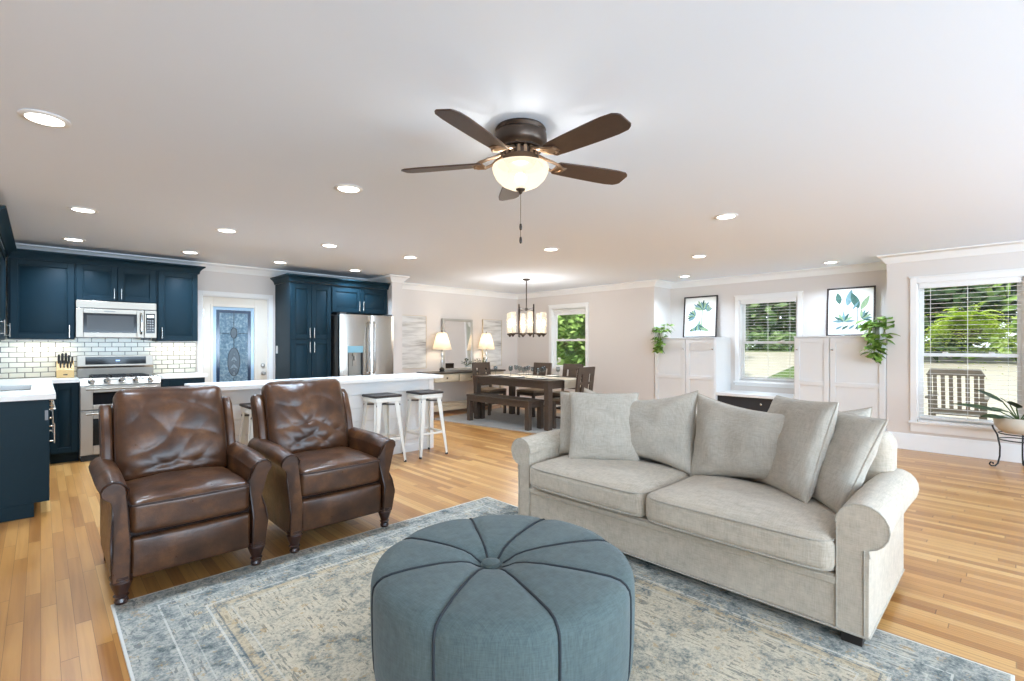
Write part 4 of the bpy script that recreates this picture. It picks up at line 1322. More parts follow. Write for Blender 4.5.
# table setting
t = thing('table_runner', 'oatmeal lace cloth lying along the table and hanging over its near end', 'table runner', (5.99, 5.73, TZ + .0006))
def runner(a, b):
    L0 = .905; s = -1.04 + b * 1.9; x = -.20 + .40 * a
    if s < -L0:
        d = -L0 - s; return (x, -L0 - .006 - .004 * math.sin(a * 9), -d - .0)
    return (x, s, .0015)
def runner2(a, b):
    v = runner(a, b); return (v[0], v[1] + (-.003 if v[2] < 0 else 0), v[2] + (.002 if v[2] >= 0 else 0))
g = G(); g.grid(runner, 10, 44); g.grid(runner2, 10, 44); g.build('cloth', CLOTH, t)
def goblet(x, y, label):
    t = thing('wine_glass', label, 'glass', (x, y, TZ + .003), 0, 'stemmed glasses on the dining table')
    G().lathe([(.001, .002), (.032, .002), (.033, .004), (.006, .008), (.004, .012), (.004, .075), (.012, .085), (.03, .10), (.036, .13), (.033, .17), (.031, .17), (.034, .13), (.028, .102), (.001, .09)], 16).build('glass_body', SGLASS, t)
    return t
SGLASS = pane_mat('stemware_glass', (.80, .83, .84, 1))
gl = None
spots = []
for row, (x, n, y0, y1) in enumerate(((5.72, 4, 5.30, 6.30), (6.20, 4, 5.30, 6.30), (5.95, 5, 5.45, 6.15))):
    for k in range(n): spots.append((x + .02 * ((k * 7 + row) % 3 - 1), y0 + (y1 - y0) * k / (n - 1)))
for k, (x, y) in enumerate(spots):
    if gl is None: gl = goblet(x, y, 'clear stemmed glass among the row standing on the dining table')
    else: dup(gl, (x, y, TZ + .003))
def plate(x, y, label):
    t = thing('dinner_plate', label, 'plate', (x, y, TZ + .0015), 0, 'white plates on the dining table')
    G().lathe([(.001, .002), (.07, .002), (.085, .006), (.13, .018), (.132, .020), (.128, .021), (.084, .010), (.07, .006), (.001, .005)], 28).build('plate_body', CERAM, t)
    return t
pl = plate(5.62, 6.22, 'white dinner plate at the near far-left place of the table')
for x, y, lb in ((5.62, 5.70, 'white dinner plate at the middle of the bench side'), (5.62, 5.16, 'white dinner plate at the table corner nearest the sofa'),
                 (6.26, 6.15, 'white dinner plate on the window side near the far end'), (6.26, 5.47, 'white dinner plate in front of the chair before the window')):
    dup(pl, (x, y, TZ + .0015), 0, lb)
t = thing('napkin', 'folded cream napkin beside the plate at the near table corner', 'napkin', (5.66, 5.40, TZ + .001))
G().rbox(.05, .09, .008, .006, 3, c=(0, 0, .009)).build('cloth', CLOTH, t)

# chandelier
t = thing('chandelier', 'dark ring chandelier with clear glass cylinders over the dining table', 'chandelier', (6.03, 5.87, 1.46))
G().lathe([(.001, .98), (.065, .98), (.065, .965), (.03, .95), (.001, .95)], 24).build('canopy', BRONZE, t)
G().cyl((0, 0, .46), (0, 0, .96), .010, n=10).build('stem', BRONZE, t)
g = G(); g.lathe([(.001, .48), (.02, .48), (.028, .455), (.02, .43), (.001, .43)], 14)
for k in range(4): a = math.radians((203, 245, 23, 65)[k]); g.bar((0, 0, .455), (.34 * math.cos(a), .34 * math.sin(a), .455), .012, .008); g.bar((.30 * math.cos(a), .30 * math.sin(a), .04), (.34 * math.cos(a), .34 * math.sin(a), .04), .012, .008)
g.build('hub', BRONZE, t)
g = G()
g.lathe([(.30, .03), (.315, .03), (.315, .045), (.30, .045), (.30, .03)], 40, cap=False)
g.build('ring', BRONZE, t)
for k in range(6):
    a = math.radians(236 + 60 * k); x, y = .305 * math.cos(a), .305 * math.sin(a)
    s = G().lathe([(.001, -.02), (.014, -.018), (.02, 0), (.05, .022), (.058, .03), (.058, .038), (.001, .038)], 20, (x, y, 0)).build('candle_cup', BRONZE, t)
    G().lathe([(.055, .04), (.055, .40), (.052, .40), (.052, .04), (.055, .04)], 24, (x, y, 0), False).build('glass_cylinder', SEEDY, t)
    G().cyl((x, y, .035), (x, y, .15), .011, n=10).build('candle_tube', CERAM, t)
    G().lathe([(.004, .15), (.016, .18), (.02, .21), (.012, .25), (.001, .28)], 12, (x, y, 0)).build('bulb', BULB, t)
for k in range(4):
    a = math.radians((203, 245, 23, 65)[k]); x, y = .34 * math.cos(a), .34 * math.sin(a)
    g = G(); g.bar((x, y, -.005), (x, y, .52), .02, .012); g.ball((x, y, -.012), .014, 10, 6); g.build('upright_bar', BRONZE, t)
light('chandelier_light', 'POINT', (0, 0, .22), 30, (.97, .95, .93), size=.25, parent=t)

# console table
t = thing('console_table', 'pale washed wood console table with a dark top below the mirror', 'console table', (6.02, 7.60, 0))
CX, CY, CZ = .915, .20, .79
G().box(-CX - .03, CX + .03, -CY - .02, CY + .02, CZ - .03, CZ).build('top', TOPW, t, bevel=.006)
for sx in (-1, 1):
    for sy in (-1, 1):
        x, y = sx * (CX - .04), sy * (CY - .04)
        g = G(); g.lathe([(.001, 0), (.022, 0), (.03, .03), (.024, .06), (.034, .07), (.034, .10)], 14, (x, y, 0)); g.bar((x, y, .10), (x, y, CZ - .03), .066, .066); g.build('leg', LTWOOD, t, bevel=.003)
g = G(); g.box(-CX + .05, CX - .05, -CY + .03, CY - .01, CZ - .19, CZ - .03); g.build('apron', LTWOOD, t)
for k in range(3):
    x0 = -CX + .09 + k * .58; d = G().box(x0, x0 + .56, -CY + .012, -CY + .035, CZ - .175, CZ - .045).build('drawer', LTWOOD, t, bevel=.004)
    G().lathe([(.001, 0), (.008, 0), (.008, .012), (.016, .018), (.014, .028), (.001, .03)], 12, M=Matrix.Translation((x0 + .28, -CY + .012, CZ - .11)) @ Matrix.Rotation(PI / 2, 4, 'X')).build('knob', BRONZE, d)
g = G(); g.box(-CX + .02, CX - .02, -CY + .02, CY - .02, .155, .185); g.build('shelf', LTWOOD, t, bevel=.004)
g = G(); g.box(-CX + .05, CX - .05, -CY + .02, -CY + .04, .07, .15); g.build('lower_rail', LTWOOD, t, bevel=.003)


def table_lamp(label, x, y):
    t = thing('table_lamp', label, 'lamp', (x, y, .791), 0, 'matching table lamps on the console')
    G().lathe([(.001, 0), (.05, 0), (.05, .012), (.042, .02), (.05, .05), (.032, .075), (.014, .085), (.001, .085)], 20).build('base', BLACK, t)
    g = G(); g.lathe([(.012, .08), (.018, .10), (.01, .12), (.022, .16), (.026, .20), (.014, .245), (.010, .27), (.020, .30), (.026, .34), (.014, .375), (.01, .40), (.001, .40)], 18); g.build('glass_stem', mat('clear_crystal', (.8, .84, .86, 1), .08, .55) if 'clear_crystal' not in bpy.data.materials else bpy.data.materials['clear_crystal'], t)
    g = G(); g.tube([(-.05, 0, .45), (-.055, 0, .56), (-.03, 0, .66), (0, 0, .70), (.03, 0, .66), (.055, 0, .56), (.05, 0, .45)], .003, 6); g.cyl((0, 0, .40), (0, 0, .46), .014, n=12); g.build('harp', BRONZE, t)
    G().lathe([(.185, .42), (.088, .745)], 40, cap=False).build('lamp_shade', SHADE, t, smooth=180, fix=False)
    g = G(); g.lathe([(.003, .70), (.008, .76), (.011, .775), (.001, .79)], 10); g.build('finial', BRONZE, t)
    G().ball((0, 0, .52), .035, 14, 8, (1, 1, 1.3)).build('bulb', BULB, t)
    light('lamp_light', 'POINT', (0, 0, .60), 4.5, (1, .80, .56), size=.05, parent=t)
    return t


table_lamp('lit table lamp with cream shade on the left of the console', 5.50, 7.60)
table_lamp('lit table lamp with cream shade on the right of the console, behind the dining chair', 6.62, 7.60)
t = thing('mirror', 'tall silver framed mirror leaning on the wall between the lamps', 'mirror', (6.035, 7.77, .792))
Mm = Matrix.Rotation(math.radians(-2.5), 4, 'X')
g = G()
for a, b, c_, d in ((-.385, -.335, 0, 1.03), (.335, .385, 0, 1.03), (-.335, .335, 0, .05), (-.335, .335, .98, 1.03)): g.box(a, b, -.02, .01, c_, d, M=Mm)
g.build('frame', SILVER, t, bevel=.006)
G().box(-.337, .337, -.012, .004, .048, .982, M=Mm).build('mirror_glass', MIRROR, t)
t = thing('wall_art', 'whitewashed plank wall panel between refrigerator and left lamp', 'wall art', (5.02, YB - .002, .86), 0, 'whitewashed plank panels')
g = G()
for k in range(7): g.box(-.262, .262, -.035, -.012, k * .141 + .001, (k + 1) * .141 - .001)
g.build('planks', PLANKART, t, bevel=.002)
fr = G(); fr.box(-.27, -.262, -.04, 0, 0, .99); fr.box(.262, .27, -.04, 0, 0, .99); fr.box(-.262, .262, -.04, 0, .985, .995); fr.box(-.262, .262, -.04, 0, -.006, .002); fr.build('frame', LTWOOD, t)
dup(t, (6.98, YB - .002, .85), 0, 'whitewashed plank wall panel beside the right lamp, near the room corner')
t = thing('wall_outlet', 'white wall outlet plate under the console table', 'outlet', (5.62, YB - .001, .38))
G().box(-.036, .036, -.007, 0, -.058, .058).build('plate', TRIM, t, bevel=.002); g = G(); g.box(-.017, .017, -.010, -.007, .008, .04); g.box(-.017, .017, -.010, -.007, -.04, -.008); g.build('sockets', CERAM, t)


def leaf_at(g, base, dirv, L, W, droop=.25, roll=0.0, nseg=4):
    """one pointed leaf blade, folded along its midrib and drooping"""
    d = Vector(dirv).normalized(); up = Vector((0, 0, 1)); side = d.cross(up)
    side = side.normalized() if side.length > .05 else Vector((1, 0, 0))
    nrm = side.cross(d).normalized()
    side = (side * math.cos(roll) + nrm * math.sin(roll)).normalized(); nrm = side.cross(d).normalized()
    prof = [(0, .04), (.22, .42), (.45, .5), (.7, .34), (.88, .14), (1, .0)]
    vs = []
    for t_, w in prof:
        c = Vector(base) + d * L * t_ - up * (droop * L * t_ * t_)
        vs += [c + side * w * W + nrm * .06 * W, c, c - side * w * W + nrm * .06 * W]
    fs = []
    for i in range(len(prof) - 1):
        a = i * 3; fs += [(a, a + 1, a + 4, a + 3), (a + 1, a + 2, a + 5, a + 4)]
    g.add(vs, fs)


t = thing('potted_plant', 'small leafy plant in a glass jar at the right foot of the mirror', 'plant', (6.42, 7.52, .791))
G().lathe([(.001, 0), (.035, 0), (.042, .02), (.042, .09), (.036, .10), (.034, .10), (.038, .02), (.001, .006)], 16).build('jar', CLEAR, t)
g = G(); st = G(); rnd = random.Random(4)
for k in range(26):
    a = rnd.uniform(0, 2 * PI); e = rnd.uniform(.3, 1.3); d = Vector((math.cos(a) * math.cos(e), math.sin(a) * math.cos(e), math.sin(e))); l = rnd.uniform(.06, .17)
    p = Vector((0, 0, .09)) + d * l; st.tube([(0, 0, .04), Vector((0, 0, .09)), p], .002, 4); leaf_at(g, p, d, .055, .035, .3, rnd.uniform(-.6, .6))
g.build('foliage', DLEAF, t, smooth=0, fix=False); st.build('stems', STEM, t)

# ------------------------------------------------------------------ built-ins in the niche
NF = 7.775; CH = 1.425
def builtin(label, y0, y1, split, knobs):
    t = thing('built_in_cabinet', label, 'cabinet', (NF, (y0 + y1) / 2, 0), -PI / 2, 'white built-in cabinets')
    yc = (y0 + y1) / 2; L = lambda y: yc - y          # local x runs towards -y of the room
    a, b = L(y1), L(y0)
    G().box(a, b, 0, .573, 0, CH - .02).build('carcass', WHITE, t, bevel=.002)
    G().box(a - .0, b + .0, -.024, .573, CH - .02, CH).build('top', WHITE, t, bevel=.003)
    s = L(split)
    for x0, x1, kx in ((a + .012, s - .006, knobs[0]), (s + .006, b - .012, knobs[1])):
        d = panel_door(x0, x1, .10, CH - .03, t, None, WHITE, mid=.765, flat=True, st=.06)
        if kx is not None:
            xx = x1 - .03 if kx > 0 else x0 + .03
            G().lathe([(.001, 0), (.007, 0), (.007, .012), (.014, .018), (.012, .026), (.001, .028)], 12, M=Matrix.Translation((xx, -.02, CH - .19)) @ Matrix.Rotation(PI / 2, 4, 'X')).build('knob', NICKEL, d)
    return t
builtin('white two-door built-in cabinet left of the niche window', 3.33, 4.415, 3.835, (1, 1))
builtin('white two-door built-in cabinet right of the niche window, by the wall corner', 1.145, 2.205, 1.765, (-1, -1))
t = thing('storage_bench', 'dark-fronted low bench with a white ledge under the niche window', 'bench', (NF, 2.7675, 0), -PI / 2)
G().box(-.56, .56, .05, .573, 0, .495).build('bench_box', mat('charcoal_bench_front', S(38, 39, 43), .5), t)
G().box(-.56, .56, .0, .573, .497, .545).build('ledge', WHITE, t, bevel=.006)
G().lathe([(.001, 0), (.008, 0), (.008, .012), (.015, .018), (.001, .026)], 12, M=Matrix.Translation((.1, .05, .40)) @ Matrix.Rotation(PI / 2, 4, 'X')).build('knob', NICKEL, t)


def leaf_shape(cx, cz, L, W, ang, n=10):
    pts = []
    for k in range(n + 1): s = k / n; pts.append((s * L, W * math.sin(PI * s) ** .8 * (1 - .35 * s)))
    for k in range(n - 1, 0, -1): s = k / n; pts.append((s * L, -W * math.sin(PI * s) ** .8 * (1 - .35 * s)))
    c, s_ = math.cos(ang), math.sin(ang)
    return [(cx + p[0] * c - p[1] * s_, cz + p[0] * s_ + p[1] * c) for p in pts]


def print_(label, y, w, h, style):
    t = thing('framed_print', label, 'picture', (XN - .09, y, CH + .001), -PI / 2, 'framed leaf prints')
    Mt = Matrix.Rotation(math.radians(-4.5), 4, 'X')
    g = G(); f = .022
    for a, b, c_, d in ((-w / 2, -w / 2 + f, 0, h), (w / 2 - f, w / 2, 0, h), (-w / 2 + f, w / 2 - f, 0, f), (-w / 2 + f, w / 2 - f, h - f, h)): g.box(a, b, -.016, .014, c_, d, M=Mt)
    g.build('frame', DKFRAME, t, bevel=.002)
    g = G(); g.box(-w / 2 + f, w / 2 - f, -.004, .006, f, h - f, M=Mt); s = g.build('print_sheet', PAPER, t)
    g = G(); rnd = random.Random(style)
    def lf(cx, cz, L, W, a, m):
        g.mi = m; lf.k += 1; pl = leaf_shape(cx, cz, L, W, a); yy = -.0045 - .00012 * lf.k
        g.add([(p[0], yy, p[1]) for p in pl], [tuple(range(len(pl)))], Mt)
    lf.k = 0
    if style == 1:
        for k in range(9): a = PI * (.15 + .7 * k / 8); lf(.03, h * .66, .155 + .03 * (k % 2), .030, a + .1, k % 3)
        for k in range(7): lf(-.09, h * .50, .14, .030, PI * (.55 + .6 * k / 6), (k + 1) % 3)
        for k in range(11): lf(-.01 + .035 * (k - 5), h * .16, .16 + .03 * (k % 2), .030, PI * (.12 + .76 * k / 10), (k * 2) % 3)
        for k in range(5): lf(.13, h * .62, .11, .018, PI * (.2 + .4 * k / 4), 2 if k % 2 else 1)
        g.mi = 2; g.add([(.02, -.0044, h * .22), (.04, -.0044, h * .22), (.045, -.0044, h * .7), (.03, -.0044, h * .7)], [(0, 1, 2, 3)], Mt)
    else:
        for (cx, cz, L, W, a, m) in ((-.13, .45, .17, .045, 1.75, 0), (-.04, .42, .24, .05, 1.35, 1), (.10, .38, .25, .055, 1.95, 0), (.12, .36, .22, .04, 1.1, 2), (.02, .36, .15, .016, 1.0, 1)):
            lf(cx, cz * h / .68, L, W, a, m)
        for k in range(7): lf(-.08, h * .30, .14, .022, PI * (.02 + .96 * k / 6), (k + 1) % 3)
        for k in range(6): lf(.13, h * .36, .13, .02, PI * (-.1 + .6 * k / 5), k % 3)
        for k in range(6): lf(-.18 + .08 * k, h * .14, .10, .018, .5 + .1 * k, (k + 1) % 2)
        g.mi = 0
        for x in (-.09, .08): g.add([(x, -.0044, h * .12), (x + .008, -.0044, h * .12), (x + .008, -.0044, h * .6), (x, -.0044, h * .6)], [(0, 1, 2, 3)], Mt)
    g.build('leaf_painting', [G1, G2, G3], s, smooth=0)
    return t
print_('framed green leaf print on the left white built-in cabinet', 3.83, .60, .73, 1)
print_('framed leaf print on the right white built-in cabinet, behind the trailing plant', 1.63, .58, .70, 2)


def trailing(label, x, y, z, w, drop, nleaf, seed, L0):
    t = thing('trailing_plant', label, 'plant', (x, y, z), 0, 'trailing pothos plants on the built-ins')
    G().lathe([(.001, 0), (.045, 0), (.06, .03), (.065, .10), (.058, .10), (.052, .03), (.001, .012)], 20).build('pot', CERAM, t)
    g = G(); st = G(); rnd = random.Random(seed)
    for k in range(nleaf):
        a = rnd.uniform(0, 2 * PI)
        if k < nleaf * .5:
            e = rnd.uniform(.1, 1.3); l = rnd.uniform(.05, .16)
            p = Vector((math.cos(a) * math.cos(e) * l * w / .14, math.sin(a) * math.cos(e) * l * w / .14, .09 + math.sin(e) * l))
        else:                                               # runners that hang over the front edge
            f = rnd.random(); q = rnd.uniform(-1, 1)
            p = Vector((-.115 - .05 * rnd.random() - .04 * f, q * w * .8 * (1 - .65 * f), .05 - drop * f))
        d = Vector((math.cos(a) - .7, math.sin(a), rnd.uniform(-.5, .35)))
        leaf_at(g, p, d, L0 * rnd.uniform(.7, 1.2), L0 * .95 * rnd.uniform(.8, 1.1), .35, rnd.uniform(-.7, .7))
        if k % 3 == 0: st.tube([(0, 0, .08), (p.x * .5, p.y * .5, max(.12, p.z * .4 + .09)), p], .0025, 4)
    g.build('foliage', POTHOS, t, smooth=0, fix=False); st.build('stems', STEM, t)
    return t
trailing('trailing green plant on the left end of the left built-in cabinet', 7.86, 4.30, CH + .001, .17, .30, 80, 3, .09)
trailing('trailing green plant at the wall-corner end of the right built-in cabinet', 7.83, 1.24, CH + .001, .17, .36, 100, 8, .11)

# ------------------------------------------------------------------ plant stand by the tall window
t = thing('plant_stand', 'black wrought iron plant stand with scrolled feet near the tall window', 'plant stand', (7.38, -.03, 0))
PR_ = .155
g = G()
for z in (.365, .30): g.tube([(PR_ * math.cos(2 * PI * k / 32), PR_ * math.sin(2 * PI * k / 32), z) for k in range(32)], .006, 6, True)
g.build('ring', BLACK, t)
for k in range(3):
    a = PI / 2 + .35 + k * 2 * PI / 3; c_, s_ = math.cos(a), math.sin(a)
    pts = [(.212, .445), (.203, .41), (.172, .35), (.15, .22), (.152, .12), (.168, .04), (.19, .012), (.22, .010), (.235, .028), (.225, .05), (.205, .045), (.205, .03)]
    G().tube([(r * c_, r * s_, z) for r, z in pts], .0075, 8).build('scrolled_leg', BLACK, t)
t = thing('potted_plant', 'broad dark-leaved plant in a round cream pot on the iron stand', 'plant', (7.38, -.03, .372))
G().lathe([(.001, 0), (.11, 0), (.15, .02), (.185, .07), (.195, .12), (.19, .165), (.182, .165), (.185, .12), (.001, .12)], 36).build('pot', POTC, t, smooth=60)
G().lathe([(.001, .135), (.184, .13), (.184, .12), (.001, .12)], 30).build('soil', SOIL, t)
g = G(); st = G()
for az, el, ln, L, W in ((1.85, .55, .16, .42, .13), (2.3, .25, .14, .26, .12), (1.75, 1.0, .22, .28, .14), (2.75, .5, .2, .36, .15), (-1.35, .5, .2, .32, .15), (-2.2, .7, .16, .36, .14), (3.0, .8, .2, .28, .12), (-1.6, 1.1, .26, .34, .14), (2.05, 1.15, .18, .12, .10)):
    d = Vector((math.cos(az) * math.cos(el), math.sin(az) * math.cos(el), math.sin(el))); p = Vector((0, 0, .13)) + d * ln
    st.tube([(0, 0, .12), Vector((0, 0, .13)) + d * ln * .5, p], .006, 6)
    leaf_at(g, p, Vector((d.x, d.y, d.z * .45)), L, W, .12, .3)
g.build('foliage', DLEAF, t, smooth=60, fix=False); st.build('stems', STEM, t)

# ------------------------------------------------------------------ ceiling fan
FZ = 2.238
t = thing('ceiling_fan', 'five-blade dark ceiling fan with a glowing frosted bowl light', 'ceiling fan', (1.82, 1.815, FZ))
zt = H - FZ
G().lathe([(.001, zt), (.128, zt), (.134, zt - .010), (.126, zt - .025), (.137, zt - .034), (.140, zt - .078), (.128, zt - .098), (.112, zt - .108), (.112, zt - .115), (.001, zt - .115)], 48).build('motor_housing', BRONZE, t, smooth=40)
g = G(); g.lathe([(.001, zt - .115), (.082, zt - .115), (.096, zt - .128), (.096, zt - .155), (.084, zt - .168), (.07, zt - .195), (.001, zt - .195)], 40)
g.build('switch_housing', BRONZE, t, smooth=40)
g = G()
for k in range(18): a = 2 * PI * k / 18; g.box(.082, .099, -.008, .008, zt - .152, zt - .118, M=Matrix.Rotation(a, 4, 'Z'))
g.build('vent_ribs', mat('aged_brass', S(150, 124, 100), .35, .8), t)
for k in range(5):
    a = math.radians(52 + 72 * k); Mk = Matrix.Translation((0, 0, .027)) @ Matrix.Rotation(a, 4, 'Z')
    Mb = Mk @ Matrix.Translation((.405, 0, .0)) @ Matrix.Rotation(math.radians(-12), 4, 'X')
    xs = [-.20, -.19, -.12, 0, .10, .17, .225, .245, .255]; ws = [.045, .054, .060, .067, .071, .072, .066, .052, .038]
    o = [(x, -w) for x, w in zip(xs, ws)] + [(x, w) for x, w in zip(reversed(xs), reversed(ws))]
    b = G().prism(o, -.004, .004, 'z', M=Mb).build('blade', BLADE, t, bevel=.002)
    g = G()                                           # forked blade iron
    for s in (-1, 1):
        pts = [(.09, s * .012, .048), (.13, s * .022, .03), (.165, s * .042, .012), (.205, s * .044, -.001), (.24, s * .024, -.006), (.25, 0, -.008)]
        g.tube(pts, .0085, 8, M=Mk)
    g.box(.20, .262, -.03, .03, -.009, -.003, M=Mk)
    g.build('blade_iron', bpy.data.materials['aged_brass'], b)
G().lathe([(.12, zt - .196), (.147, zt - .200), (.149, zt - .212), (.144, zt - .234), (.127, zt - .266), (.098, zt - .294), (.058, zt - .313), (.015, zt - .320)], 48, cap=False).build('bowl_shade', BOWLG, t, smooth=180, fix=False)
G().lathe([(.001, zt - .346), (.008, zt - .340), (.012, zt - .330), (.022, zt - .325), (.028, zt - .312), (.001, zt - .310)], 20).build('finial', BRONZE, t)
ch = G(); ch.tube([(-.004, -.005, zt - .34), (-.004, -.005, zt - .59)], .0014, 5); c = ch.build('pull_chain', BRONZE, t)
for z in (.497, .567): G().lathe([(.001, 0), (.006, .004), (.0075, .02), (.0055, .034), (.001, .038)], 10, (-.004, -.005, zt - z - .04)).build('pull_knob', mat('dark_wood_pull', S(40, 30, 26), .4) if 'dark_wood_pull' not in bpy.data.materials else bpy.data.materials['dark_wood_pull'], c)
G().ball((0, 0, zt - .262), .03, 14, 8).build('bulb', BULB, t)
light('fan_light', 'POINT', (0, 0, zt - .245), 14, (1, .95, .9), size=.045, parent=t)

# ------------------------------------------------------------------ recessed lights
cans = [((.016, 3.39), 'largest recessed ceiling light, upper left of the picture'),
        ((.258, 5.45), 'recessed ceiling light over the end of the left counter'),
        ((.258, 7.05), 'recessed ceiling light in front of the range-wall cabinet corner'),
        ((1.318, 7.03), 'recessed ceiling light in front of the glazed door'),
        ((1.328, 5.44), 'recessed ceiling light over the left end of the island'),
        ((2.37, 5.44), 'recessed ceiling light over the middle of the island'),
        ((2.363, 7.02), 'recessed ceiling light just left of the pantry crown'),
        ((3.435, 6.98), 'recessed ceiling light in front of the refrigerator cabinet'),
        ((3.44, 5.45), 'recessed ceiling light over the open end of the island'),
        ((1.609, 3.37), 'recessed ceiling light left of the fan, above the right recliner'),
        ((4.355, 3.83), 'recessed ceiling light nearest the chandelier, right of the pull chain'),
        ((4.352, 1.776), 'recessed ceiling light over the sofa, largest right of the fan'),
        ((6.06, 2.815), 'recessed ceiling light above the left framed print, nearer the camera'),
        ((7.66, 3.80), 'small recessed ceiling light at the niche corner crown moulding'),
        ((7.80, 1.76), 'recessed ceiling light above the right framed print')]
first = None
for (x, y), lb in cans:
    if first is None:
        first = thing('recessed_light', lb, 'ceiling light', (x, y, H), 0, 'recessed ceiling lights')
        G().lathe([(.072, -.001), (.098, -.001), (.1, -.004), (.094, -.008), (.074, -.010), (.072, -.001)], 36, cap=False).build('trim_ring', TRIM, first, smooth=60)
        G().lathe([(.001, -.004), (.074, -.004), (.074, -.001), (.001, -.001)], 32).build('lens', CANGLOW, first)
        light('downlight', 'AREA', (0, 0, -.012), 13.2, (.625, .80, 1), size=.14, parent=first, spread=math.radians(128))
    else: dup(first, (x, y, H), 0, lb)
# lamps under the wall cabinets
for x0, x1, lb in ((-.2, .25, 'left'), (1.09, 1.46, 'right')):
    t = thing('undercabinet_light', 'slim lit strip under the wall cabinet %s of the microwave' % lb, 'light', ((x0 + x1) / 2, 7.72, 1.345 if lb == 'right' else 1.358))
    hw = (x1 - x0) / 2
    G().box(-hw, hw, -.02, .02, -.006, .005).build('strip_body', TRIM, t)
    light('strip_light', 'AREA', (0, 0, -.008), 1.1, (1, .9, .74), size=hw * 2, size_y=.03, parent=t)


# ------------------------------------------------------------------ outdoors, seen through the windows
GZ = -.35
LAWN = mat('lawn_grass', S(78, 100, 44), .95, var=((1.2, 1.2, 1.2), .3), bmp=((40, 40, 40), .6))
ROAD = mat('sunlit_concrete', S(162, 158, 142), .9, var=((.8, .8, .8), .06))
BARK = mat('tree_bark', S(92, 76, 60), .9, var=((6, 6, 1), .3))
SLOPE = .07
def gz(x): return GZ if x < 11 else GZ + (x - 11) * SLOPE
g = G()
for xa, xb in ((8.5, 11), (11, 31), (31, 70)):
    za, zb = gz(xa), gz(min(xb, 31)) if xa < 31 else gz(31)
    za = min(za, gz(31))
    g.hexa([(xa, -40, -1.5), (xb, -40, -1.5), (xb, 70, -1.5), (xa, 70, -1.5)], [(xa, -40, za), (xb, -40, zb), (xb, 70, zb), (xa, 70, za)])
struct('lawn', g, LAWN, smooth=0)
struct('porch_floor', G().box(7.93, 10.6, -2.2, 1.6, GZ, -.06), ROAD)
def slab(g, pts, up):
    n = len(pts); lo = [(x, y, gz(x)) for x, y in pts]; hi = [(x, y, gz(x) + up) for x, y in pts]
    g.add(lo + hi, [(i, (i + 1) % n, n + (i + 1) % n, n + i) for i in range(n)] + [tuple(range(n - 1, -1, -1)), tuple(range(n, 2 * n))])
g = G(); slab(g, [(11.0, -30), (23.5, -30), (23.5, 2.9), (11.0, 2.9)], .015); struct('driveway', g, ROAD, smooth=0)
g = G(); slab(g, [(12.5, 5.6), (23.5, 6.4), (23.5, -30), (29, -30), (29, 40), (12.5, 40)], .012); struct('street', g, ROAD, smooth=0)
struct('porch_beam', G().box(9.64, 9.76, -2.0, 1.6, 2.32, 2.44).box(8.49, 9.76, 1.48, 1.6, 2.32, 2.44).box(8.49, 9.76, -2.0, -1.88, 2.32, 2.44), TRIM)
LEAFA = leaf_mat('bright_tree_leaf', S(92, 126, 58), S(140, 172, 86), S(190, 210, 132), 1.4)
LEAFB = leaf_mat('deep_tree_leaf', S(72, 102, 62), S(108, 138, 84), S(156, 180, 124), 1.4)


LEAFC = leaf_mat('dark_evergreen_leaf', S(40, 62, 38), S(62, 88, 52), S(100, 126, 78), 1.4)  # darker green leaf, so the fern in front stands out


def tree(label, x, y, crown_r, crown_z, squash, seed, m, n=4200, leaf=.24):
    t = thing('tree', label, 'tree', (x, y, min(gz(x), gz(31))), 0, 'trees outside the windows')
    rnd = random.Random(seed); g = G()
    blobs = [(Vector((0, 0, crown_z)), crown_r)]
    for k in range(9):
        a = rnd.uniform(0, 2 * PI); e = rnd.uniform(-.6, .9)
        blobs.append((Vector((math.cos(a) * math.cos(e) * crown_r * .75, math.sin(a) * math.cos(e) * crown_r * .75, crown_z + math.sin(e) * crown_r * .8 * squash)), crown_r * rnd.uniform(.35, .6)))
    for k in range(n):
        c, r = blobs[rnd.randrange(len(blobs))]
        d = Vector((rnd.gauss(0, 1), rnd.gauss(0, 1), rnd.gauss(0, 1))).normalized()
        p = c + Vector((d.x, d.y, d.z * squash)) * r * rnd.uniform(.72, 1.05)
        if p.z < .15: continue
        u = Vector((rnd.gauss(0, 1), rnd.gauss(0, 1), rnd.gauss(0, .6))).normalized(); v = u.orthogonal().normalized(); s = leaf * rnd.uniform(.6, 1.3)
        g.add([p - u * s, p + v * s * .45, p + u * s, p - v * s * .45], [(0, 1, 2, 3)])
    g.build('foliage', m, t, smooth=0, fix=False)
    k = G(); k.tube([(0, 0, 0), (.05, .02, crown_z * .5), (0, .05, crown_z), (.1, 0, crown_z + crown_r * .6)], [.22, .17, .12, .04], 10)
    for j in range(5):
        a = j * 1.3; k.tube([(0, 0, crown_z * .7 + j * .15), (math.cos(a) * crown_r * .5, math.sin(a) * crown_r * .5, crown_z + .3 * j)], [.07, .025], 6)
    k.build('trunk', BARK, t)
    return t


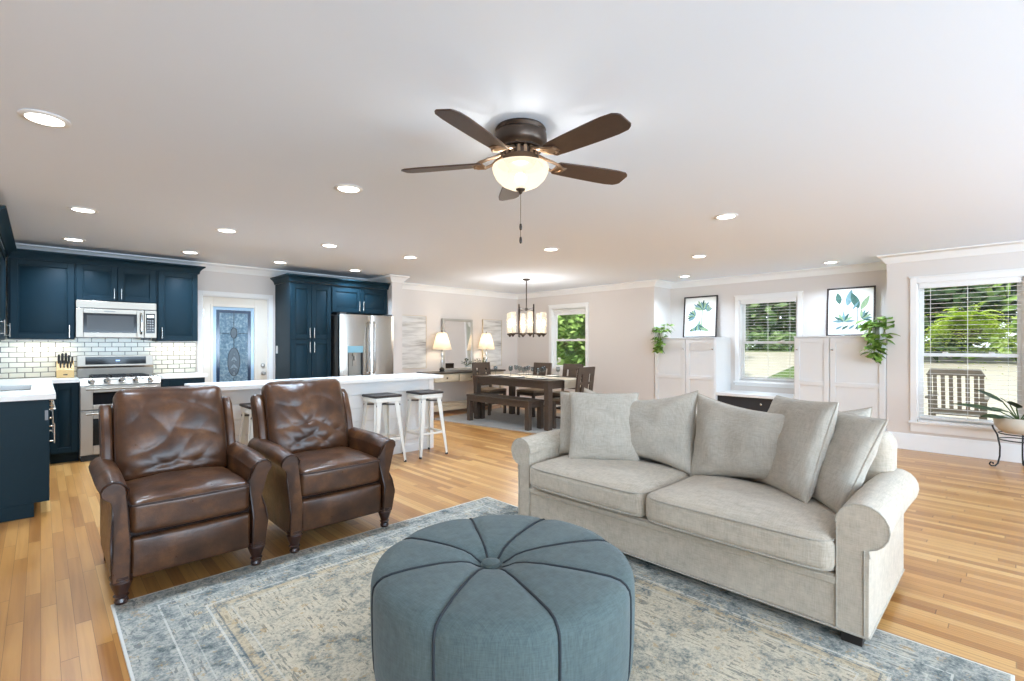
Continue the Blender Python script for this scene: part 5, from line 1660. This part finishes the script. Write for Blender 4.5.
tree('bright leafy tree filling the dining window, upper left part', 13.0, 11.4, 2.3, 2.6, 1.1, 1, LEAFA, 9000, .13)
tree('leafy tree seen through the dining window, right part', 13.6, 9.2, 2.2, 2.3, 1.1, 2, LEAFA, 9000, .13)
tree('leafy tree across the street seen through the niche window, left half', 33.5, 13.6, 4.8, 3.8, .95, 3, LEAFB, 4200, .36)
tree('leafy tree across the street seen through the niche window, right half', 34.0, 8.6, 4.8, 3.8, .95, 4, LEAFB, 4200, .36)
tree('dark tree behind the hanging fern in the tall window', 27.0, 3.0, 3.8, 3.4, 1.0, 5, LEAFC, 4200, .30)
tree('pale leafy tree at the upper right of the tall window', 26.0, -1.6, 3.6, 3.2, 1.0, 6, LEAFA, 4200, .30)
tree('tall tree at the far back of the dining window view', 20.0, 15.5, 4.2, 3.4, 1.2, 9, LEAFB, 4200, .30)
t = thing('hedge', 'low dark hedge along the far side of the street in the niche window', 'hedge', (30.6, 10.5, gz(30.6)))
g = G(); rnd = random.Random(12)
for k in range(2600):
    p = Vector((rnd.uniform(-1.2, 1.2), rnd.uniform(-5, 5), rnd.uniform(.05, 1.0))); u = Vector((rnd.gauss(0, 1), rnd.gauss(0, 1), rnd.gauss(0, .7))).normalized(); v = u.orthogonal().normalized(); s = rnd.uniform(.1, .2)
    g.add([p - u * s, p + v * s * .5, p + u * s, p - v * s * .5], [(0, 1, 2, 3)])
g.build('foliage', LEAFB, t, smooth=0, fix=False)
# hanging fern
FERN = leaf_mat('fern_frond', S(104, 132, 24), S(160, 188, 44), S(212, 226, 96), 5)
t = thing('hanging_fern', 'bright green hanging fern basket outside the tall window', 'plant', (9.70, .49, 1.42))
G().lathe([(.001, 0), (.10, 0), (.16, .06), (.20, .15), (.19, .15), (.15, .07), (.001, .02)], 28).build('basket', mat('dark_wire_basket', S(70, 62, 44), .9, var=((40, 40, 40), .3)), t)
g = G()
for k in range(3): a = k * 2 * PI / 3; g.tube([(.19 * math.cos(a), .19 * math.sin(a), .15), (0, 0, .62)], .003, 5)
g.tube([(0, 0, .62), (0, 0, .90)], .004, 5); g.build('hanger', BLACK, t)
g = G(); rnd = random.Random(21)
for k in range(230):
    a = rnd.uniform(0, 2 * PI); el = rnd.uniform(.1, 1.35); L = rnd.uniform(.44, .78); dr = rnd.uniform(.6, 1.6)
    prev = None
    for j in range(15):
        s = j / 14; r = L * s * math.cos(el) * 1.05; z = .14 + L * s * math.sin(el) - dr * L * s * s * .8
        c = Vector((r * math.cos(a), r * math.sin(a), z)); sd = Vector((-math.sin(a), math.cos(a), 0)); fw = Vector((math.cos(a), math.sin(a), .1))
        if j:
            w = .085 * math.sin(PI * min(1, s * .92 + .06)) + .004
            for q in (-1, 1):
                g.add([c, c + fw * .012 + sd * q * w * .5 + Vector((0, 0, .004)), c + fw * .02 + sd * q * w - Vector((0, 0, .012)), c - fw * .008 + sd * q * w * .5], [(0, 1, 2, 3)])
g.build('fronds', FERN, t, smooth=0, fix=False)
# rocking chair on the porch
ROCK = mat('weathered_grey_wood', S(150, 143, 130), .8, var=((8, 8, 50), .15))
t = thing('rocking_chair', 'weathered slat-back porch rocking chair outside the tall window', 'chair', (9.15, .56, -.06), PI / 2)
Mr = Matrix.Translation((0, .22, .42)) @ Matrix.Rotation(math.radians(-14), 4, 'X')
for s in (-1, 1):
    G().bar(Mr @ Vector((s * .26, 0, -.06)), Mr @ Vector((s * .26, 0, .58)), .045, .03).build('back_post', ROCK, t)
    G().bar((s * .27, -.30, .06), (s * .27, -.30, .62), .045, .045).build('front_post', ROCK, t)
    G().box(s * .27 - .045, s * .27 + .045, -.36, .30, .62, .645).build('armrest', ROCK, t)
    G().tube([(s * .27, -.48, .06), (s * .27, -.3, .025), (s * .27, 0, .012), (s * .27, .3, .03), (s * .27, .58, .10)], .02, 6).build('rocker', ROCK, t)
    G().bar((s * .25, .20, .03), (s * .25, .22, .42), .04, .04).build('rear_leg', ROCK, t)
G().hexa([tuple(Mr @ Vector(p)) for p in ((-.3, -.015, .545), (.3, -.015, .545), (.3, .015, .545), (-.3, .015, .545))], [tuple(Mr @ Vector(p)) for p in ((-.25, -.015, .64), (.25, -.015, .64), (.25, .015, .64), (-.25, .015, .64))]).build('top_rail', ROCK, t, bevel=.008)
G().bar(Mr @ Vector((-.26, 0, .05)), Mr @ Vector((.26, 0, .05)), .03, .05).build('lower_rail', ROCK, t)
for k in range(6):
    x = -.205 + k * .082; G().bar(Mr @ Vector((x, 0, .04)), Mr @ Vector((x, 0, .56)), .042, .014).build('back_slat', ROCK, t)
g = G()
for k in range(7): g.box(-.27, .27, -.30 + k * .075, -.30 + k * .075 + .06, .40, .418)
g.build('seat', ROCK, t)
bpy.context.view_layer.update()
